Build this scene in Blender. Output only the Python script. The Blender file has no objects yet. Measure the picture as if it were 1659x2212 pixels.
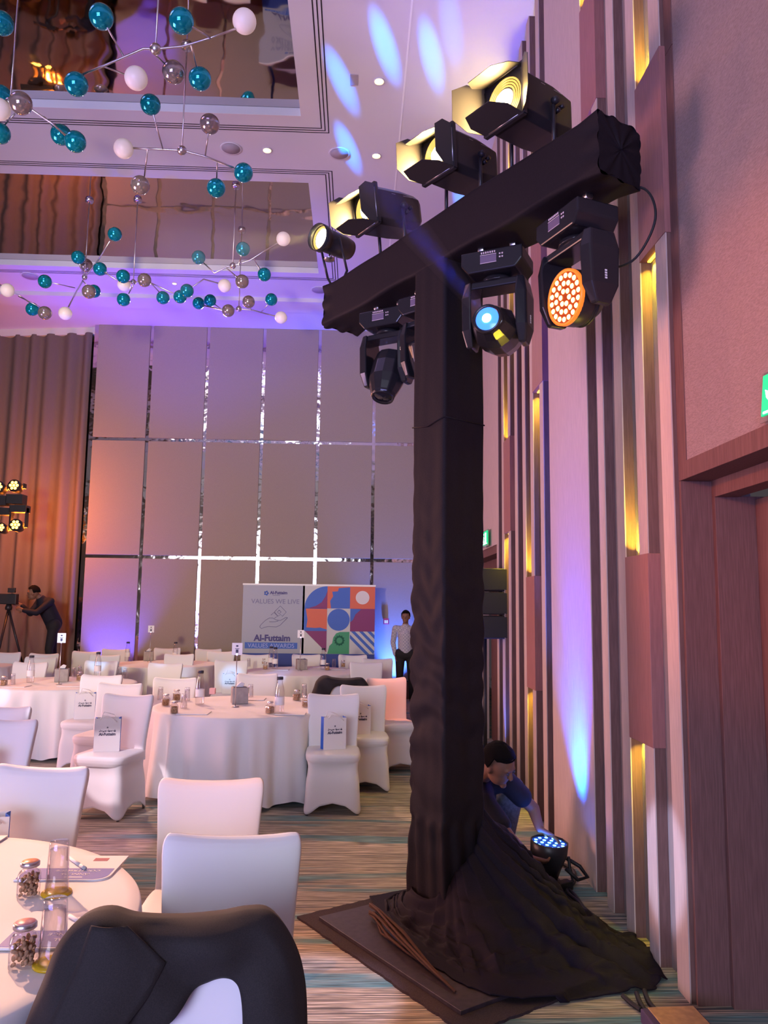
import bpy, bmesh, math, random
from mathutils import Vector, Matrix, noise, Euler
random.seed(7)
SC = bpy.context.scene
COL = SC.collection
PI = math.pi

# ------------------------------------------------------------------ camera
F_PX, CX, CY, EYE = 1680.0, 829.5, 1106.0, 1.68
_dy = Vector((770-CX, 1310-CY, F_PX)).normalized()
_u = Vector((.013, -1, 0)); _u.z = -(_u.dot(_dy))/_dy.z; _u.normalize()
_dx = _dy.cross(_u).normalized()
if _dx.x < 0: _dx = -_dx
R3 = Matrix((_dx, _dy, _u))                       # world = R3 @ camera(right, down, forward)
def ray(px, py): return R3 @ Vector((px-CX, py-CY, F_PX))
def fl(px, py, z=0.0):
    r = ray(px, py); t = (z-EYE)/r.z; return Vector((r.x*t, r.y*t, z))
def at(px, py, Y):
    r = ray(px, py); t = Y/r.y; return Vector((r.x*t, Y, EYE+r.z*t))
cam = bpy.data.cameras.new('camera'); co = bpy.data.objects.new('camera', cam); COL.objects.link(co)
right, down, fwd = R3 @ Vector((1,0,0)), R3 @ Vector((0,1,0)), R3 @ Vector((0,0,1))
m = Matrix((right, -down, -fwd)).transposed().to_4x4(); m.translation = (0, 0, EYE)
co.matrix_world = m
cam.sensor_fit = 'VERTICAL'; cam.sensor_height = 24.0; cam.lens = 24.0*F_PX/2212.0
cam.clip_start = .05; cam.clip_end = 100
SC.camera = co

# ------------------------------------------------------------------ world, view, room light
w = bpy.data.worlds.new('world'); SC.world = w; w.use_nodes = True
w.node_tree.nodes['Background'].inputs[0].default_value = (.60, .50, .56, 1)
w.node_tree.nodes['Background'].inputs[1].default_value = .14
SC.view_settings.view_transform = 'Standard'; SC.view_settings.look = 'None'
SC.view_settings.gamma = 1; SC.view_settings.use_curve_mapping = False
SC.view_settings.exposure = -0.58
SC.cycles.use_denoising = True
SC.cycles.max_bounces = 6; SC.cycles.diffuse_bounces = 3; SC.cycles.glossy_bounces = 4
SC.cycles.transmission_bounces = 6; SC.cycles.transparent_max_bounces = 8
SC.cycles.sample_clamp_indirect = 4; SC.cycles.caustics_reflective = False; SC.cycles.caustics_refractive = False

def aim(loc, target, roll=0):
    d = Vector(target)-Vector(loc)
    return d.to_track_quat('-Z', 'Y').to_euler()
def area(name, loc, target, sx, sy, color, power, spread=180):
    l = bpy.data.lights.new(name, 'AREA'); l.shape = 'RECTANGLE'; l.size = sx; l.size_y = sy
    l.color = color; l.energy = power; l.spread = math.radians(spread)
    o = bpy.data.objects.new(name, l); COL.objects.link(o); o.location = loc; o.rotation_euler = aim(loc, target)
    return o
def spot(name, loc, target, deg, color, power, blend=.4, radius=.03):
    l = bpy.data.lights.new(name, 'SPOT'); l.spot_size = math.radians(deg); l.spot_blend = blend
    l.color = color; l.energy = power; l.shadow_soft_size = radius
    o = bpy.data.objects.new(name, l); COL.objects.link(o); o.location = loc; o.rotation_euler = aim(loc, target)
    return o
# added side, ceiling and table fills among the cove, stage-front and far-end washes
area('side_fill_pink', (-9.0, 6.5, 1.9), (1.4, 4.6, 1.0), 4, 2.5, (1, .44, .34), 300, 105)  # unseen area light added at the left to fill the fin fronts pink
area('ceiling_fill_blue', (-4.0, -5.0, .8), (-.5, 8.5, 7), 6, 2, (.34, .30, 1), 300, 90)  # added upward fill, stands in for the blue bounce on the ceiling
area('cove_wash_violet', (-8.0, 6.0, 1.2), (1.4, 7.0, 6.5), 4, 2, (.50, .42, 1), 110, 100)
area('stage_front_lavender', (-3.5, -7.5, 3.4), (-1.5, 5.0, .8), 5, 2.5, (.70, .80, 1), 200, 100)
spot('far_wash_orange', (-6.7, 12.6, 3.9), (-1.2, 3.2, .8), 70, (1, .42, .26), 1100, .8, .12)
spot('table_fill_peach', (-5.5, 8.5, 6.2), (-1.5, 2.3, .75), 22, (1, .52, .32), 7500, .6, .1)  # added spot that warms and brightens the nearest tabletop
spot('table_fill_peach', (-4.4, 13.0, 6.4), (-1.05, 7.5, .75), 22, (1, .56, .38), 2400, .6, .1)  # likewise added for the middle tabletop
spot('table_fill_peach', (-5.0, 14.0, 6.4), (-3.0, 12.6, .75), 26, (1, .50, .28), 900, .6, .1)
spot('far_wash_pink', (-2.6, 13.6, 6.6), (-1.6, 6.0, .8), 75, (1, .60, .52), 700, .8, .15)
spot('side_wash_orange', (-7.5, -1.0, 4.0), (1.5, 2.9, 2.3), 14, (1, .20, .03), 3400, .6, .1)
spot('far_ceiling_blue', (-4.4, 11.6, 1.6), (-3.2, 12.4, 7), 72, (.03, .03, 1), 1900, .7, .1)
spot('wall_fill_warm', (-4.0, 1.5, 2.9), (-2.4, 14.6, 4.0), 58, (1, .78, .46), 3000, .9, .3)  # added fill with no fixture, brightens and warms the end wall
spot('far_ceiling_violet', (-1.2, 10.0, 1.0), (-1.6, 12.0, 7), 80, (.22, .16, 1), 330, .9, .1)
spot('floor_patch_orange', (-2.5, 1.5, 6.5), fl(780, 2080), 11, (1, .36, .10), 1500, .4, .06)
spot('fin_patch_blue_white', (-3.6, 2.4, 3.4), (1.465, 3.78, .50), 5.5, (.50, .58, 1), 2600, .5, .03)
spot('floor_patch_red', (.9, 6.3, 6.6), fl(862, 1635), 8, (1, .25, .12), 2600, .3, .06)
spot('floor_patch_white', (.9, 1.6, 6.4), fl(678, 2150), 7.0, (.62, .60, 1), 2600, .35, .04)
spot('floor_patch_pink', (-1.2, 1.0, 6.8), fl(232, 1826), 4.5, (1, .45, .75), 2500, .3, .04)
spot('chair_patch_cyan', (-2.6, -7.0, 4.6), fl(498, 1462, .7), 1.3, (.12, .50, 1), 15000, .9, .01)
spot('chair_patch_blue', (-2.6, -7.0, 4.6), fl(232, 1440, .8), 1.1, (.12, .50, 1), 15000, .9, .01)
spot('chair_patch_white', (-2.6, -7.0, 4.6), fl(380, 1440, .8), 1.0, (.45, .6, 1), 10000, .9, .01)
spot('cloth_patch_blue', (-2.6, -7.0, 4.6), fl(620, 1475, .55), 1.4, (.15, .38, 1), 16000, .9, .01)
spot('cloth_patch_cyan', (-3.4, -7.0, 4.6), fl(25, 1512, .6), 1.0, (.10, .45, 1), 12000, .9, .01)
spot('seat_patch_white', (-4.5, 1.0, 5.5), fl(222, 1632, .5), 4, (1, .8, .9), 3000, .2, .02)
# moving-head gobo beams on the ceiling
for i, (x, y, e_) in enumerate([(738, 175, 1), (832, 100, 1.2), (932, 120, 1), (752, 320, 1), (996, 430, .7), (975, 60, .3)]):
    q_ = fl(x, y, 7.0); spot('ceiling_beam_blue', q_+Vector((-2.4+.12*i, -8.8, -1.9)), q_, 1.6, (.0, .20, 1), 80000*e_, 1, .01)

# ------------------------------------------------------------------ mesh helpers
class MB:
    def __init__(self): self.bm = bmesh.new()
    def _add(self, verts, faces, M=None, mi=0, smooth=False):
        vs = [self.bm.verts.new(M @ Vector(v) if M else Vector(v)) for v in verts]
        for f in faces:
            try:
                fc = self.bm.faces.new([vs[i] for i in f]); fc.material_index = mi; fc.smooth = smooth
            except ValueError: pass
        return self
    def box(self, c, s, rz=0, M=None, mi=0):
        x, y, z = s[0]/2, s[1]/2, s[2]/2
        T = Matrix.Translation(c) @ Matrix.Rotation(rz, 4, 'Z')
        if M: T = M @ T
        v = [(-x,-y,-z),(x,-y,-z),(x,y,-z),(-x,y,-z),(-x,-y,z),(x,-y,z),(x,y,z),(-x,y,z)]
        return self._add(v, [(0,3,2,1),(4,5,6,7),(0,1,5,4),(1,2,6,5),(2,3,7,6),(3,0,4,7)], T, mi)
    def b2(self, a, b, M=None, mi=0):
        return self.box([(a[i]+b[i])/2 for i in range(3)], [abs(b[i]-a[i]) for i in range(3)], 0, M, mi)
    def lathe(self, prof, M=None, seg=20, cap=True, mi=0, smooth=True):
        n = len(prof); vs = []
        for k in range(seg):
            a = 2*PI*k/seg
            for r, z in prof: vs.append((r*math.cos(a), r*math.sin(a), z))
        fs = []
        for k in range(seg):
            k2 = (k+1) % seg
            for j in range(n-1): fs.append((k*n+j, k2*n+j, k2*n+j+1, k*n+j+1))
        if cap:
            if prof[0][0] > 1e-5: fs.append(tuple(k*n for k in reversed(range(seg))))
            if prof[-1][0] > 1e-5: fs.append(tuple(k*n+n-1 for k in range(seg)))
        return self._add(vs, fs, M, mi, smooth)
    def cyl(self, p0, p1, r0, r1=None, seg=12, mi=0, smooth=True):
        p0, p1 = Vector(p0), Vector(p1); d = p1-p0; L = d.length
        if L < 1e-6: return self
        M = Matrix.Translation(p0) @ d.to_track_quat('Z', 'Y').to_matrix().to_4x4()
        return self.lathe([(r0, 0), (r0 if r1 is None else r1, L)], M, seg, True, mi, smooth)
    def ball(self, c, r, seg=16, rings=10, M=None, mi=0):
        if not hasattr(r, '__len__'): r = (r, r, r)
        T = Matrix.Translation(c)
        if M: T = T @ M
        T = T @ Matrix.Diagonal((r[0], r[1], r[2], 1))
        return self.lathe([(math.sin(PI*i/rings) if 0 < i < rings else 0, -math.cos(PI*i/rings)) for i in range(rings+1)], T, seg, False, mi)
    def capsule(self, p0, p1, r0, r1, seg=14):
        self.cyl(p0, p1, r0, r1, seg); self.ball(p0, r0, seg, 8); self.ball(p1, r1, seg, 8); return self
    def tube(self, pts, r, seg=8, mi=0):
        pts = [Vector(p) for p in pts]; rings = []; n = len(pts); up = Vector((.13, .21, .97))
        for i, p in enumerate(pts):
            d = (pts[min(i+1, n-1)]-pts[max(i-1, 0)]).normalized()
            a = d.cross(up)
            if a.length < .1: a = d.cross(Vector((1, 0, 0)))
            a.normalize(); b = d.cross(a); up = -b if (-b).dot(up) > 0 else b
            a = d.cross(up).normalized(); b = d.cross(a)
            rings.append([self.bm.verts.new(p+(a*math.cos(2*PI*k/seg)+b*math.sin(2*PI*k/seg))*r) for k in range(seg)])
        for i in range(n-1):
            for k in range(seg):
                f = self.bm.faces.new([rings[i][k], rings[i][(k+1)%seg], rings[i+1][(k+1)%seg], rings[i+1][k]])
                f.smooth = True; f.material_index = mi
        for e in (rings[0], rings[-1]):
            try: self.bm.faces.new(e)
            except ValueError: pass
        return self
    def grid(self, fn, nu, nv, closed_u=False, mi=0, smooth=True, M=None):
        V = [[self.bm.verts.new((M @ Vector(fn(i/nu, j/nv))) if M else Vector(fn(i/nu, j/nv))) for j in range(nv+1)] for i in range(nu if closed_u else nu+1)]
        for i in range(nu):
            i2 = (i+1) % nu if closed_u else i+1
            for j in range(nv):
                try:
                    f = self.bm.faces.new([V[i][j], V[i2][j], V[i2][j+1], V[i][j+1]]); f.smooth = smooth; f.material_index = mi
                except ValueError: pass
        return self
    def prism(self, pts, t0, t1, M=None, mi=0):
        """polygon pts (x, z) extruded along y from t0 to t1"""
        n = len(pts)
        vs = [(x, t0, z) for x, z in pts]+[(x, t1, z) for x, z in pts]
        fs = [tuple(range(n)), tuple(reversed(range(n, 2*n)))]+[(i, i+n, (i+1)%n+n, (i+1)%n) for i in range(n)]
        return self._add(vs, fs, M, mi)
    def mesh(self, name):
        me = bpy.data.meshes.new(name)
        bmesh.ops.recalc_face_normals(self.bm, faces=self.bm.faces)
        self.bm.to_mesh(me); self.bm.free(); return me
    def build(self, name, mats, parent=None, bevel=0, subsurf=0, solid=0, seg=2):
        me = self.mesh(name)
        for mm in (mats if isinstance(mats, (list, tuple)) else [mats]): me.materials.append(mm)
        o = bpy.data.objects.new(name, me); COL.objects.link(o)
        if parent: o.parent = parent
        if solid:
            s = o.modifiers.new('s', 'SOLIDIFY'); s.thickness = solid; s.offset = 0
        if bevel:
            b = o.modifiers.new('b', 'BEVEL'); b.width = bevel; b.segments = seg; b.limit_method = 'ANGLE'; b.harden_normals = False
        if subsurf:
            s = o.modifiers.new('u', 'SUBSURF'); s.levels = subsurf; s.render_levels = subsurf
        return o
def tag(o, label=None, cat=None, group=None, kind=None):
    if label: o['label'] = label
    if cat: o['category'] = cat
    if group: o['group'] = group
    if kind: o['kind'] = kind
    return o
def empty(name, loc=(0, 0, 0), rz=0, label=None, cat=None, group=None, M=None):
    o = bpy.data.objects.new(name, None); COL.objects.link(o); o.empty_display_size = .1
    if M is not None: o.matrix_world = M
    else: o.location = loc; o.rotation_euler = (0, 0, rz)
    return tag(o, label, cat, group)
def children(o): return [c for c in bpy.data.objects if c.parent == o]
def dup(root, loc=None, rz=None, label=None, group=None, M=None):
    def cp(o, par):
        c = o.copy(); COL.objects.link(c); c.parent = par
        for ch in kids.get(o.name, []): cp(ch, c)
        return c
    kids = {}
    for o in bpy.data.objects:
        if o.parent: kids.setdefault(o.parent.name, []).append(o)
    r = cp(root, None)
    if M is not None: r.matrix_world = M
    else:
        if loc is not None: r.location = loc
        if rz is not None: r.rotation_euler = (0, 0, rz)
    if label: r['label'] = label
    if group: r['group'] = group
    return r

# ------------------------------------------------------------------ materials
def mat(name, color, rough=.6, metal=0, emit=0, ecol=None, trans=0, ior=1.45, sheen=0, spec=.5):
    mm = bpy.data.materials.new(name); mm.use_nodes = True
    b = mm.node_tree.nodes['Principled BSDF']
    b.inputs['Base Color'].default_value = (*color, 1); b.inputs['Roughness'].default_value = rough
    b.inputs['Metallic'].default_value = metal; b.inputs['IOR'].default_value = ior
    b.inputs['Transmission Weight'].default_value = trans; b.inputs['Specular IOR Level'].default_value = spec
    if sheen: b.inputs['Sheen Weight'].default_value = sheen
    if emit:
        b.inputs['Emission Color'].default_value = (*(ecol or color), 1); b.inputs['Emission Strength'].default_value = emit
    return mm
def N(mm, t, **kw):
    n = mm.node_tree.nodes.new(t)
    for k, v in kw.items():
        if k.startswith('i_'): n.inputs[k[2:].replace('_', ' ')].default_value = v
        else: setattr(n, k, v)
    return n
def L(mm, a, b): mm.node_tree.links.new(a, b)
def bump(mm, scale=(1, 1, 1), nscale=50, strength=.3, dist=.002, detail=3, colvar=0, rough=None):
    """fine surface relief and a little colour mottling from object-space noise"""
    b = mm.node_tree.nodes['Principled BSDF']
    tc = N(mm, 'ShaderNodeTexCoord'); mp = N(mm, 'ShaderNodeMapping'); mp.inputs['Scale'].default_value = scale
    nz = N(mm, 'ShaderNodeTexNoise'); nz.inputs['Scale'].default_value = nscale; nz.inputs['Detail'].default_value = detail
    bp = N(mm, 'ShaderNodeBump'); bp.inputs['Strength'].default_value = strength; bp.inputs['Distance'].default_value = dist
    L(mm, tc.outputs['Object'], mp.inputs['Vector']); L(mm, mp.outputs['Vector'], nz.inputs['Vector'])
    L(mm, nz.outputs['Fac'], bp.inputs['Height']); L(mm, bp.outputs['Normal'], b.inputs['Normal'])
    if colvar:
        c = list(b.inputs['Base Color'].default_value)[:3]
        rp = N(mm, 'ShaderNodeValToRGB')
        rp.color_ramp.elements[0].color = (*[x*(1-colvar) for x in c], 1); rp.color_ramp.elements[1].color = (*[min(1, x*(1+colvar)) for x in c], 1)
        rp.color_ramp.elements[0].position = .35; rp.color_ramp.elements[1].position = .65
        L(mm, nz.outputs['Fac'], rp.inputs['Fac']); L(mm, rp.outputs['Color'], b.inputs['Base Color'])
    return mm
M = {}
M['ceil'] = mat('ceiling_paint', (.74, .72, .74), .8)
M['groove'] = mat('shadow_gap_black', (.015, .012, .015), .7)
M['cream'] = mat('light_trim', (.95, .95, .93), .6)
M['mirror'] = mat('ceiling_mirror', (.62, .56, .58), .03, 1)
bump(M['mirror'], (1, 1, 1), 1.7, .32, .02, 1.5)
M['fabric_wall'] = bump(mat('wall_fabric', (.34, .28, .245), .85), (40, 1, 3), 12, .25, .002, 4, .06)
M['side_fabric'] = bump(mat('side_wall_fabric', (.33, .24, .225), .85), (1, 12, 60), 5, .8, .006, 5, .16)
M['chrome'] = mat('rail_chrome', (.75, .70, .72), .07, 1)
bump(M['chrome'], (1, 1, 1), 5.0, .35, .02, 2)
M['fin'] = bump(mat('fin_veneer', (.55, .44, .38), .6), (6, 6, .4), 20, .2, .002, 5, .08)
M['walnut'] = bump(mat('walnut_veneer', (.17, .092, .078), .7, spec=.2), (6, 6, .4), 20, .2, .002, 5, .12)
M['recess'] = bump(mat('recess_veneer', (.30, .25, .23), .6), (6, 6, .4), 20, .2, .002, 5, .08)
M['plug'] = bump(mat('panel_veneer', (.32, .135, .12), .55), (6, 6, .4), 18, .2, .002, 5, .10)
M['doorwood'] = bump(mat('door_veneer', (.17, .09, .08), .75, spec=.15), (10, 10, .5), 14, .25, .002, 6, .14)
M['curtain'] = bump(mat('curtain_cloth', (.17, .13, .125), .8), (30, 30, 1), 10, .2, .002, 3, .05)
M['linen'] = bump(mat('white_linen', (.80, .78, .78), .75, sheen=.2), (1, 1, 1), 300, .15, .0008, 2)
M['spandex'] = mat('white_spandex', (.78, .77, .79), .55, sheen=.25)
M['black_cloth'] = bump(mat('black_drape', (.010, .0065, .0095), .7, spec=.25), (1, 1, 1), 160, .35, .001, 3, .2)
M['jacket'] = bump(mat('black_wool', (.014, .011, .011), .8, sheen=.05), (1, 1, 1), 400, .3, .0006, 2, .3)
M['blackmetal'] = mat('black_metal', (.022, .02, .024), .38)
M['blackgloss'] = mat('black_plastic', (.02, .018, .022), .22)
M['steel'] = mat('galvanised_steel', (.65, .6, .6), .3, 1)
M['greymetal'] = mat('grey_metal', (.35, .33, .35), .35, 1)
M['glass'] = mat('clear_glass', (1, 1, 1), .03)
def _thin(mm, tint, ior, gloss=.03):
    nt = mm.node_tree; out = nt.nodes['Material Output']; tr = N(mm, 'ShaderNodeBsdfTransparent'); tr.inputs['Color'].default_value = (*tint, 1)
    gl_ = N(mm, 'ShaderNodeBsdfGlossy'); gl_.inputs['Roughness'].default_value = gloss; lw = N(mm, 'ShaderNodeLayerWeight'); lw.inputs['Blend'].default_value = .28; fr = N(mm, 'ShaderNodeMath', operation='MULTIPLY_ADD'); L(mm, lw.outputs['Facing'], fr.inputs[0]); fr.inputs[1].default_value = .75; fr.inputs[2].default_value = .03
    mxs = N(mm, 'ShaderNodeMixShader'); L(mm, fr.outputs[0], mxs.inputs[0]); L(mm, tr.outputs[0], mxs.inputs[1]); L(mm, gl_.outputs[0], mxs.inputs[2]); L(mm, mxs.outputs[0], out.inputs['Surface'])
_thin(M['glass'], (.95, .94, .96), 1.45)
M['globe_teal'] = mat('teal_glass_globe', (.0, .34, .42), .06, .55, spec=.9)
M['globe_grey'] = mat('smoked_glass_globe', (.42, .34, .30), .08, .6, spec=.9)
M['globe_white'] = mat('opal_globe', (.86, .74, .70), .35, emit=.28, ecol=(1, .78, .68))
M['white_card'] = mat('white_card', (.82, .80, .82), .6)
M['blue_card'] = mat('blue_card', (.02, .12, .55), .5)
M['ink'] = mat('dark_print', (.05, .05, .10), .6)
M['rubber'] = mat('black_rubber', (.012, .011, .014), .55)

# carpet: fine coloured stripes running across the room
cp = M['carpet'] = mat('striped_carpet', (.3, .22, .18), .95, sheen=.15)
b = cp.node_tree.nodes['Principled BSDF']
tc = N(cp, 'ShaderNodeTexCoord')
m1 = N(cp, 'ShaderNodeMapping'); m1.inputs['Scale'].default_value = (.55, 42, 1)
m2 = N(cp, 'ShaderNodeMapping'); m2.inputs['Scale'].default_value = (.35, 3.2, 1)
m3 = N(cp, 'ShaderNodeMapping'); m3.inputs['Scale'].default_value = (2.2, 95, 1)
n1 = N(cp, 'ShaderNodeTexNoise'); n1.inputs['Scale'].default_value = 1.6; n1.inputs['Detail'].default_value = 5
n2 = N(cp, 'ShaderNodeTexNoise'); n2.inputs['Scale'].default_value = 1.3; n2.inputs['Detail'].default_value = 3
n3 = N(cp, 'ShaderNodeTexNoise'); n3.inputs['Scale'].default_value = 2.4; n3.inputs['Detail'].default_value = 3
for mm_, nn_ in ((m1, n1), (m2, n2), (m3, n3)):
    L(cp, tc.outputs['Object'], mm_.inputs['Vector']); L(cp, mm_.outputs['Vector'], nn_.inputs['Vector'])
r1 = N(cp, 'ShaderNodeValToRGB'); cr = r1.color_ramp
cols = [(.0, (.020, .025, .030)), (.36, (.03, .04, .045)), (.43, (.14, .12, .085)), (.48, (.40, .33, .22)), (.53, (.17, .15, .12)), (.57, (.62, .53, .38)), (.62, (.24, .22, .17)), (.70, (.05, .09, .10))]
cr.elements[0].position = 0; cr.elements[0].color = (*cols[0][1], 1); cr.elements[1].position = 1; cr.elements[1].color = (.1, .06, .05, 1)
for p, c in cols[1:]:
    e = cr.elements.new(p); e.color = (*c, 1)
r2 = N(cp, 'ShaderNodeValToRGB'); r2.color_ramp.elements[0].position = .54; r2.color_ramp.elements[1].position = .60
r2.color_ramp.elements[0].color = (0, 0, 0, 1); r2.color_ramp.elements[1].color = (.75, .75, .75, 1)
r3 = N(cp, 'ShaderNodeValToRGB'); r3.color_ramp.elements[0].position = .38; r3.color_ramp.elements[1].position = .62
r3.color_ramp.elements[0].color = (.45, .45, .45, 1); r3.color_ramp.elements[1].color = (1.75, 1.75, 1.75, 1)
mx = N(cp, 'ShaderNodeMix', data_type='RGBA', blend_type='MIX'); mx.inputs['B'].default_value = (.02, .17, .19, 1)
mu = N(cp, 'ShaderNodeMix', data_type='RGBA', blend_type='MULTIPLY'); mu.inputs['Factor'].default_value = 1
L(cp, n1.outputs['Fac'], r1.inputs['Fac']); L(cp, n2.outputs['Fac'], r2.inputs['Fac']); L(cp, n3.outputs['Fac'], r3.inputs['Fac'])
L(cp, r2.outputs['Color'], mx.inputs['Factor']); L(cp, r1.outputs['Color'], mx.inputs['A'])
L(cp, mx.outputs['Result'], mu.inputs['A']); L(cp, r3.outputs['Color'], mu.inputs['B']); L(cp, mu.outputs['Result'], b.inputs['Base Color'])

# ------------------------------------------------------------------ room shell
FX, BX = 1.465, 1.525            # fin fronts and recess plane of the right-hand wall
ZC, YW = 7.0, 14.6               # ceiling height, end wall
def struct(name, mb, mats, label, parent=None, **kw):
    o = mb.build(name, mats, parent, **kw)
    if parent is None: tag(o, label, None, None, 'structure')
    return o
struct('floor', MB().b2((-16, -11, -.1), (3, 17, 0)), M['carpet'], 'striped brown and teal carpet floor')
cb = MB()
def rect_with_holes(x0, x1, y0, y1, holes):
    ys = sorted({y0, y1, *[h[2] for h in holes], *[h[3] for h in holes]})
    for a, c in zip(ys, ys[1:]):
        hh = sorted([h for h in holes if h[2] <= a and h[3] >= c]); x = x0
        for h in hh: cb.b2((x, a, ZC), (h[0], c, ZC+.09)); x = h[1]
        cb.b2((x, a, ZC), (x1, c, ZC+.09))
C1, C2 = (-9.0, -.70, 4.6, 7.95), (-9.0, -.70, 9.31, 12.0)
rect_with_holes(-16, 3, -11, 17, [C1, C2])
struct('ceiling', cb, M['ceil'], 'white ceiling with two long mirrored coffers')
for i, c in enumerate((C1, C2)):
    struct('ceiling_panel_mirror', MB().b2((c[0]-.05, c[2]-.05, ZC+.092), (c[1]+.05, c[3]+.05, ZC+.12)), M['mirror'],
           ['rippled mirror panel in the nearer ceiling coffer', 'rippled mirror panel in the farther ceiling coffer'][i])
    tr = MB()
    tr.b2((c[0], c[3]-.001, ZC-.004), (c[1], c[3]+.004, ZC+.09))
    struct('trim_%d' % (i+1), tr, M['cream'], ['pale far edge of the nearer ceiling coffer', 'pale far edge of the farther ceiling coffer'][i])
gi = 3
for (X0, near, far, nm) in ((-.49, 4.3, 8.17, 'nearer'), (-.48, 9.10, 12.2, 'farther')):
    for k in range(3):
        d = k*.04; g = MB(); t = .012
        g.b2((X0+d, near-d, ZC-.002), (X0+d+t, far+d, ZC+.01)); g.b2((-9, far+d-t, ZC-.002), (X0+d+t, far+d, ZC+.01))
        g.b2((-9, near-d, ZC-.002), (X0+d+t, near-d+t, ZC+.01))
        struct('trim_%d' % gi, g, M['groove'], ['inner', 'middle', 'outer'][k]+' dark shadow gap around the %s ceiling coffer' % nm); gi += 1
struct('trim_%d' % gi, MB().b2((.392, -2, ZC-.004), (.41, 14.6, ZC+.01)), M['cream'], 'thin ceiling seam running along the room'); gi += 1
struct('trim_%d' % gi, MB().b2((-9, 13.05, ZC-.07), (1.46, 13.55, ZC)), M['ceil'], 'shallow ceiling bulkhead before the panelled end wall'); gi += 1
# end wall: fabric panels between mirror rails
VX = [-5.07, -4.02, -2.94, -1.86, -.79, .275, 1.34]
ZR = [ZC, 4.77, 2.545, .30]
wb = MB().b2((-5.12, YW+.02, 0), (3, YW+.25, ZC+.05))
wend = struct('wall_end', wb, M['chrome'], 'end wall of taupe fabric panels divided by mirror rails')
for i in range(len(VX)):
    for j in range(3):
        x1 = VX[i+1]-.03 if i+1 < len(VX) else 1.62
        p = MB().b2((VX[i]+.03, YW, ZR[j+1]+.03), (x1, YW+.03, ZR[j]-(.03 if j else .0)))
        struct('fabric_panel', p, M['fabric_wall'], '', wend, bevel=.008)
struct('baseboard_end', MB().b2((-5.12, YW-.01, 0), (1.6, YW+.03, .30)), M['doorwood'], 'dark wood plinth along the end wall')
# curtain to the left of the panels
ca, cbv = Vector((-5.2, 14.75, 0)), Vector((-9.0, 15.35, 0)); ex = (cbv-ca).normalized(); en = Vector((ex.y, -ex.x, 0))
if en.y > 0: en = -en
def curt(u, v):
    s = u*3.85; z = .04+v*6.84
    d = .07*math.sin(s*17+.6*math.sin(s*5)) + .03*noise.noise((s*4, z*.25, 0))
    return ca+ex*s+en*d*(1-.25*v)+Vector((0, 0, z))
cu = MB().grid(curt, 260, 12).build('curtain', M['curtain'])
tag(cu, 'tall pleated taupe curtain hanging left of the panelled wall', 'curtain')
struct('wall_left_end', MB().b2((-9.2, 15.6, 0), (-5.0, 15.8, ZC+.05)), M['fabric_wall'], 'wall behind the tall pleated curtain')
struct('trim_%d' % gi, MB()._add([tuple(ca+Vector((.1, .0, 6.86))), tuple(cbv+Vector((0, -.1, 6.86))), tuple(cbv+Vector((0, -.1, 7.0))), tuple(ca+Vector((.1, 0, 7.0))),
    tuple(ca+Vector((.1, .1, 6.86))), tuple(cbv+Vector((0, .1, 6.86))), tuple(cbv+Vector((0, .1, 7.0))), tuple(ca+Vector((.1, .1, 7.0)))],
    [(0,1,2,3),(7,6,5,4),(0,4,5,1),(3,2,6,7),(0,3,7,4),(1,5,6,2)]), M['ceil'], 'pelmet over the tall pleated curtain'); gi += 1

# right-hand wall: fins, plug panels with lit niches, fabric and deep door surround
rw = MB(); rw.b2((BX, 3.525, 0), (BX+.3, 8.12, ZC+.05))
wr = struct('wall_right', rw, M['recess'], 'side wall with vertical veneer fins and yellow-lit niches')
fins = [(7.70, 7.82), (7.38, 7.49), (7.04, 7.16), (6.70, 6.82), (6.39, 6.50), (6.03, 6.15), (4.85, 5.84), (4.53, 4.64), (4.20, 4.32), (3.87, 3.99), (3.53, 3.66)]
for a, c in fins:
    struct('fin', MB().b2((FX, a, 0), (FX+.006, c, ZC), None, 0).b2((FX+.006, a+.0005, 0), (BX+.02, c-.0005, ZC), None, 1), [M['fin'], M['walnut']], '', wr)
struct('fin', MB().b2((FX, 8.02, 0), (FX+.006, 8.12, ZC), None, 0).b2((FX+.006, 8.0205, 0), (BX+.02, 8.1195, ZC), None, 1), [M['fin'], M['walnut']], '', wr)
# plugs: (y0, y1, z0, z1)
LED = mat('niche_led', (1, .8, .2), emit=9, ecol=(1, .70, .03))
plugs = [(3.865, 4.20, 1.01, 1.965), (3.525, 3.87, 3.50, 4.48), (7.375, 7.70, 2.42, 3.35), (6.385, 6.70, 1.02, 1.95), (6.025, 6.39, 3.50, 5.0), (7.035, 7.38, 5.2, 5.9), (4.525, 4.85, 4.9, 5.75)]
for (y0, y1, z0, z1) in plugs:
    struct('plug_panel', MB().b2((FX-.004, y0, z0), (BX+.01, y1, z1)), M['plug'], '', wr, bevel=.002)
    for zz, dz in ((z0-.003, -1), (z1+.003, 1)):
        ym = y1-.10
        struct('niche_light_strip', MB().b2((FX+.034, y1-.19, zz-.003), (FX+.05, y1-.02, zz+.003)), LED, '', wr)
        l = bpy.data.lights.new('niche_lamp', 'AREA'); l.shape = 'RECTANGLE'; l.size = .15; l.size_y = .012; l.color = (1, .76, .05); l.energy = 6 if not (dz < 0 and z0 < 1.1) else 3; l.spread = 1.7
        o = bpy.data.objects.new('niche_lamp', l); COL.objects.link(o); o.location = (FX+.042, y1-.10, zz+dz*.008)
        o.rotation_euler = aim(o.location, (FX+.030, y1-.10, zz+dz))
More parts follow.
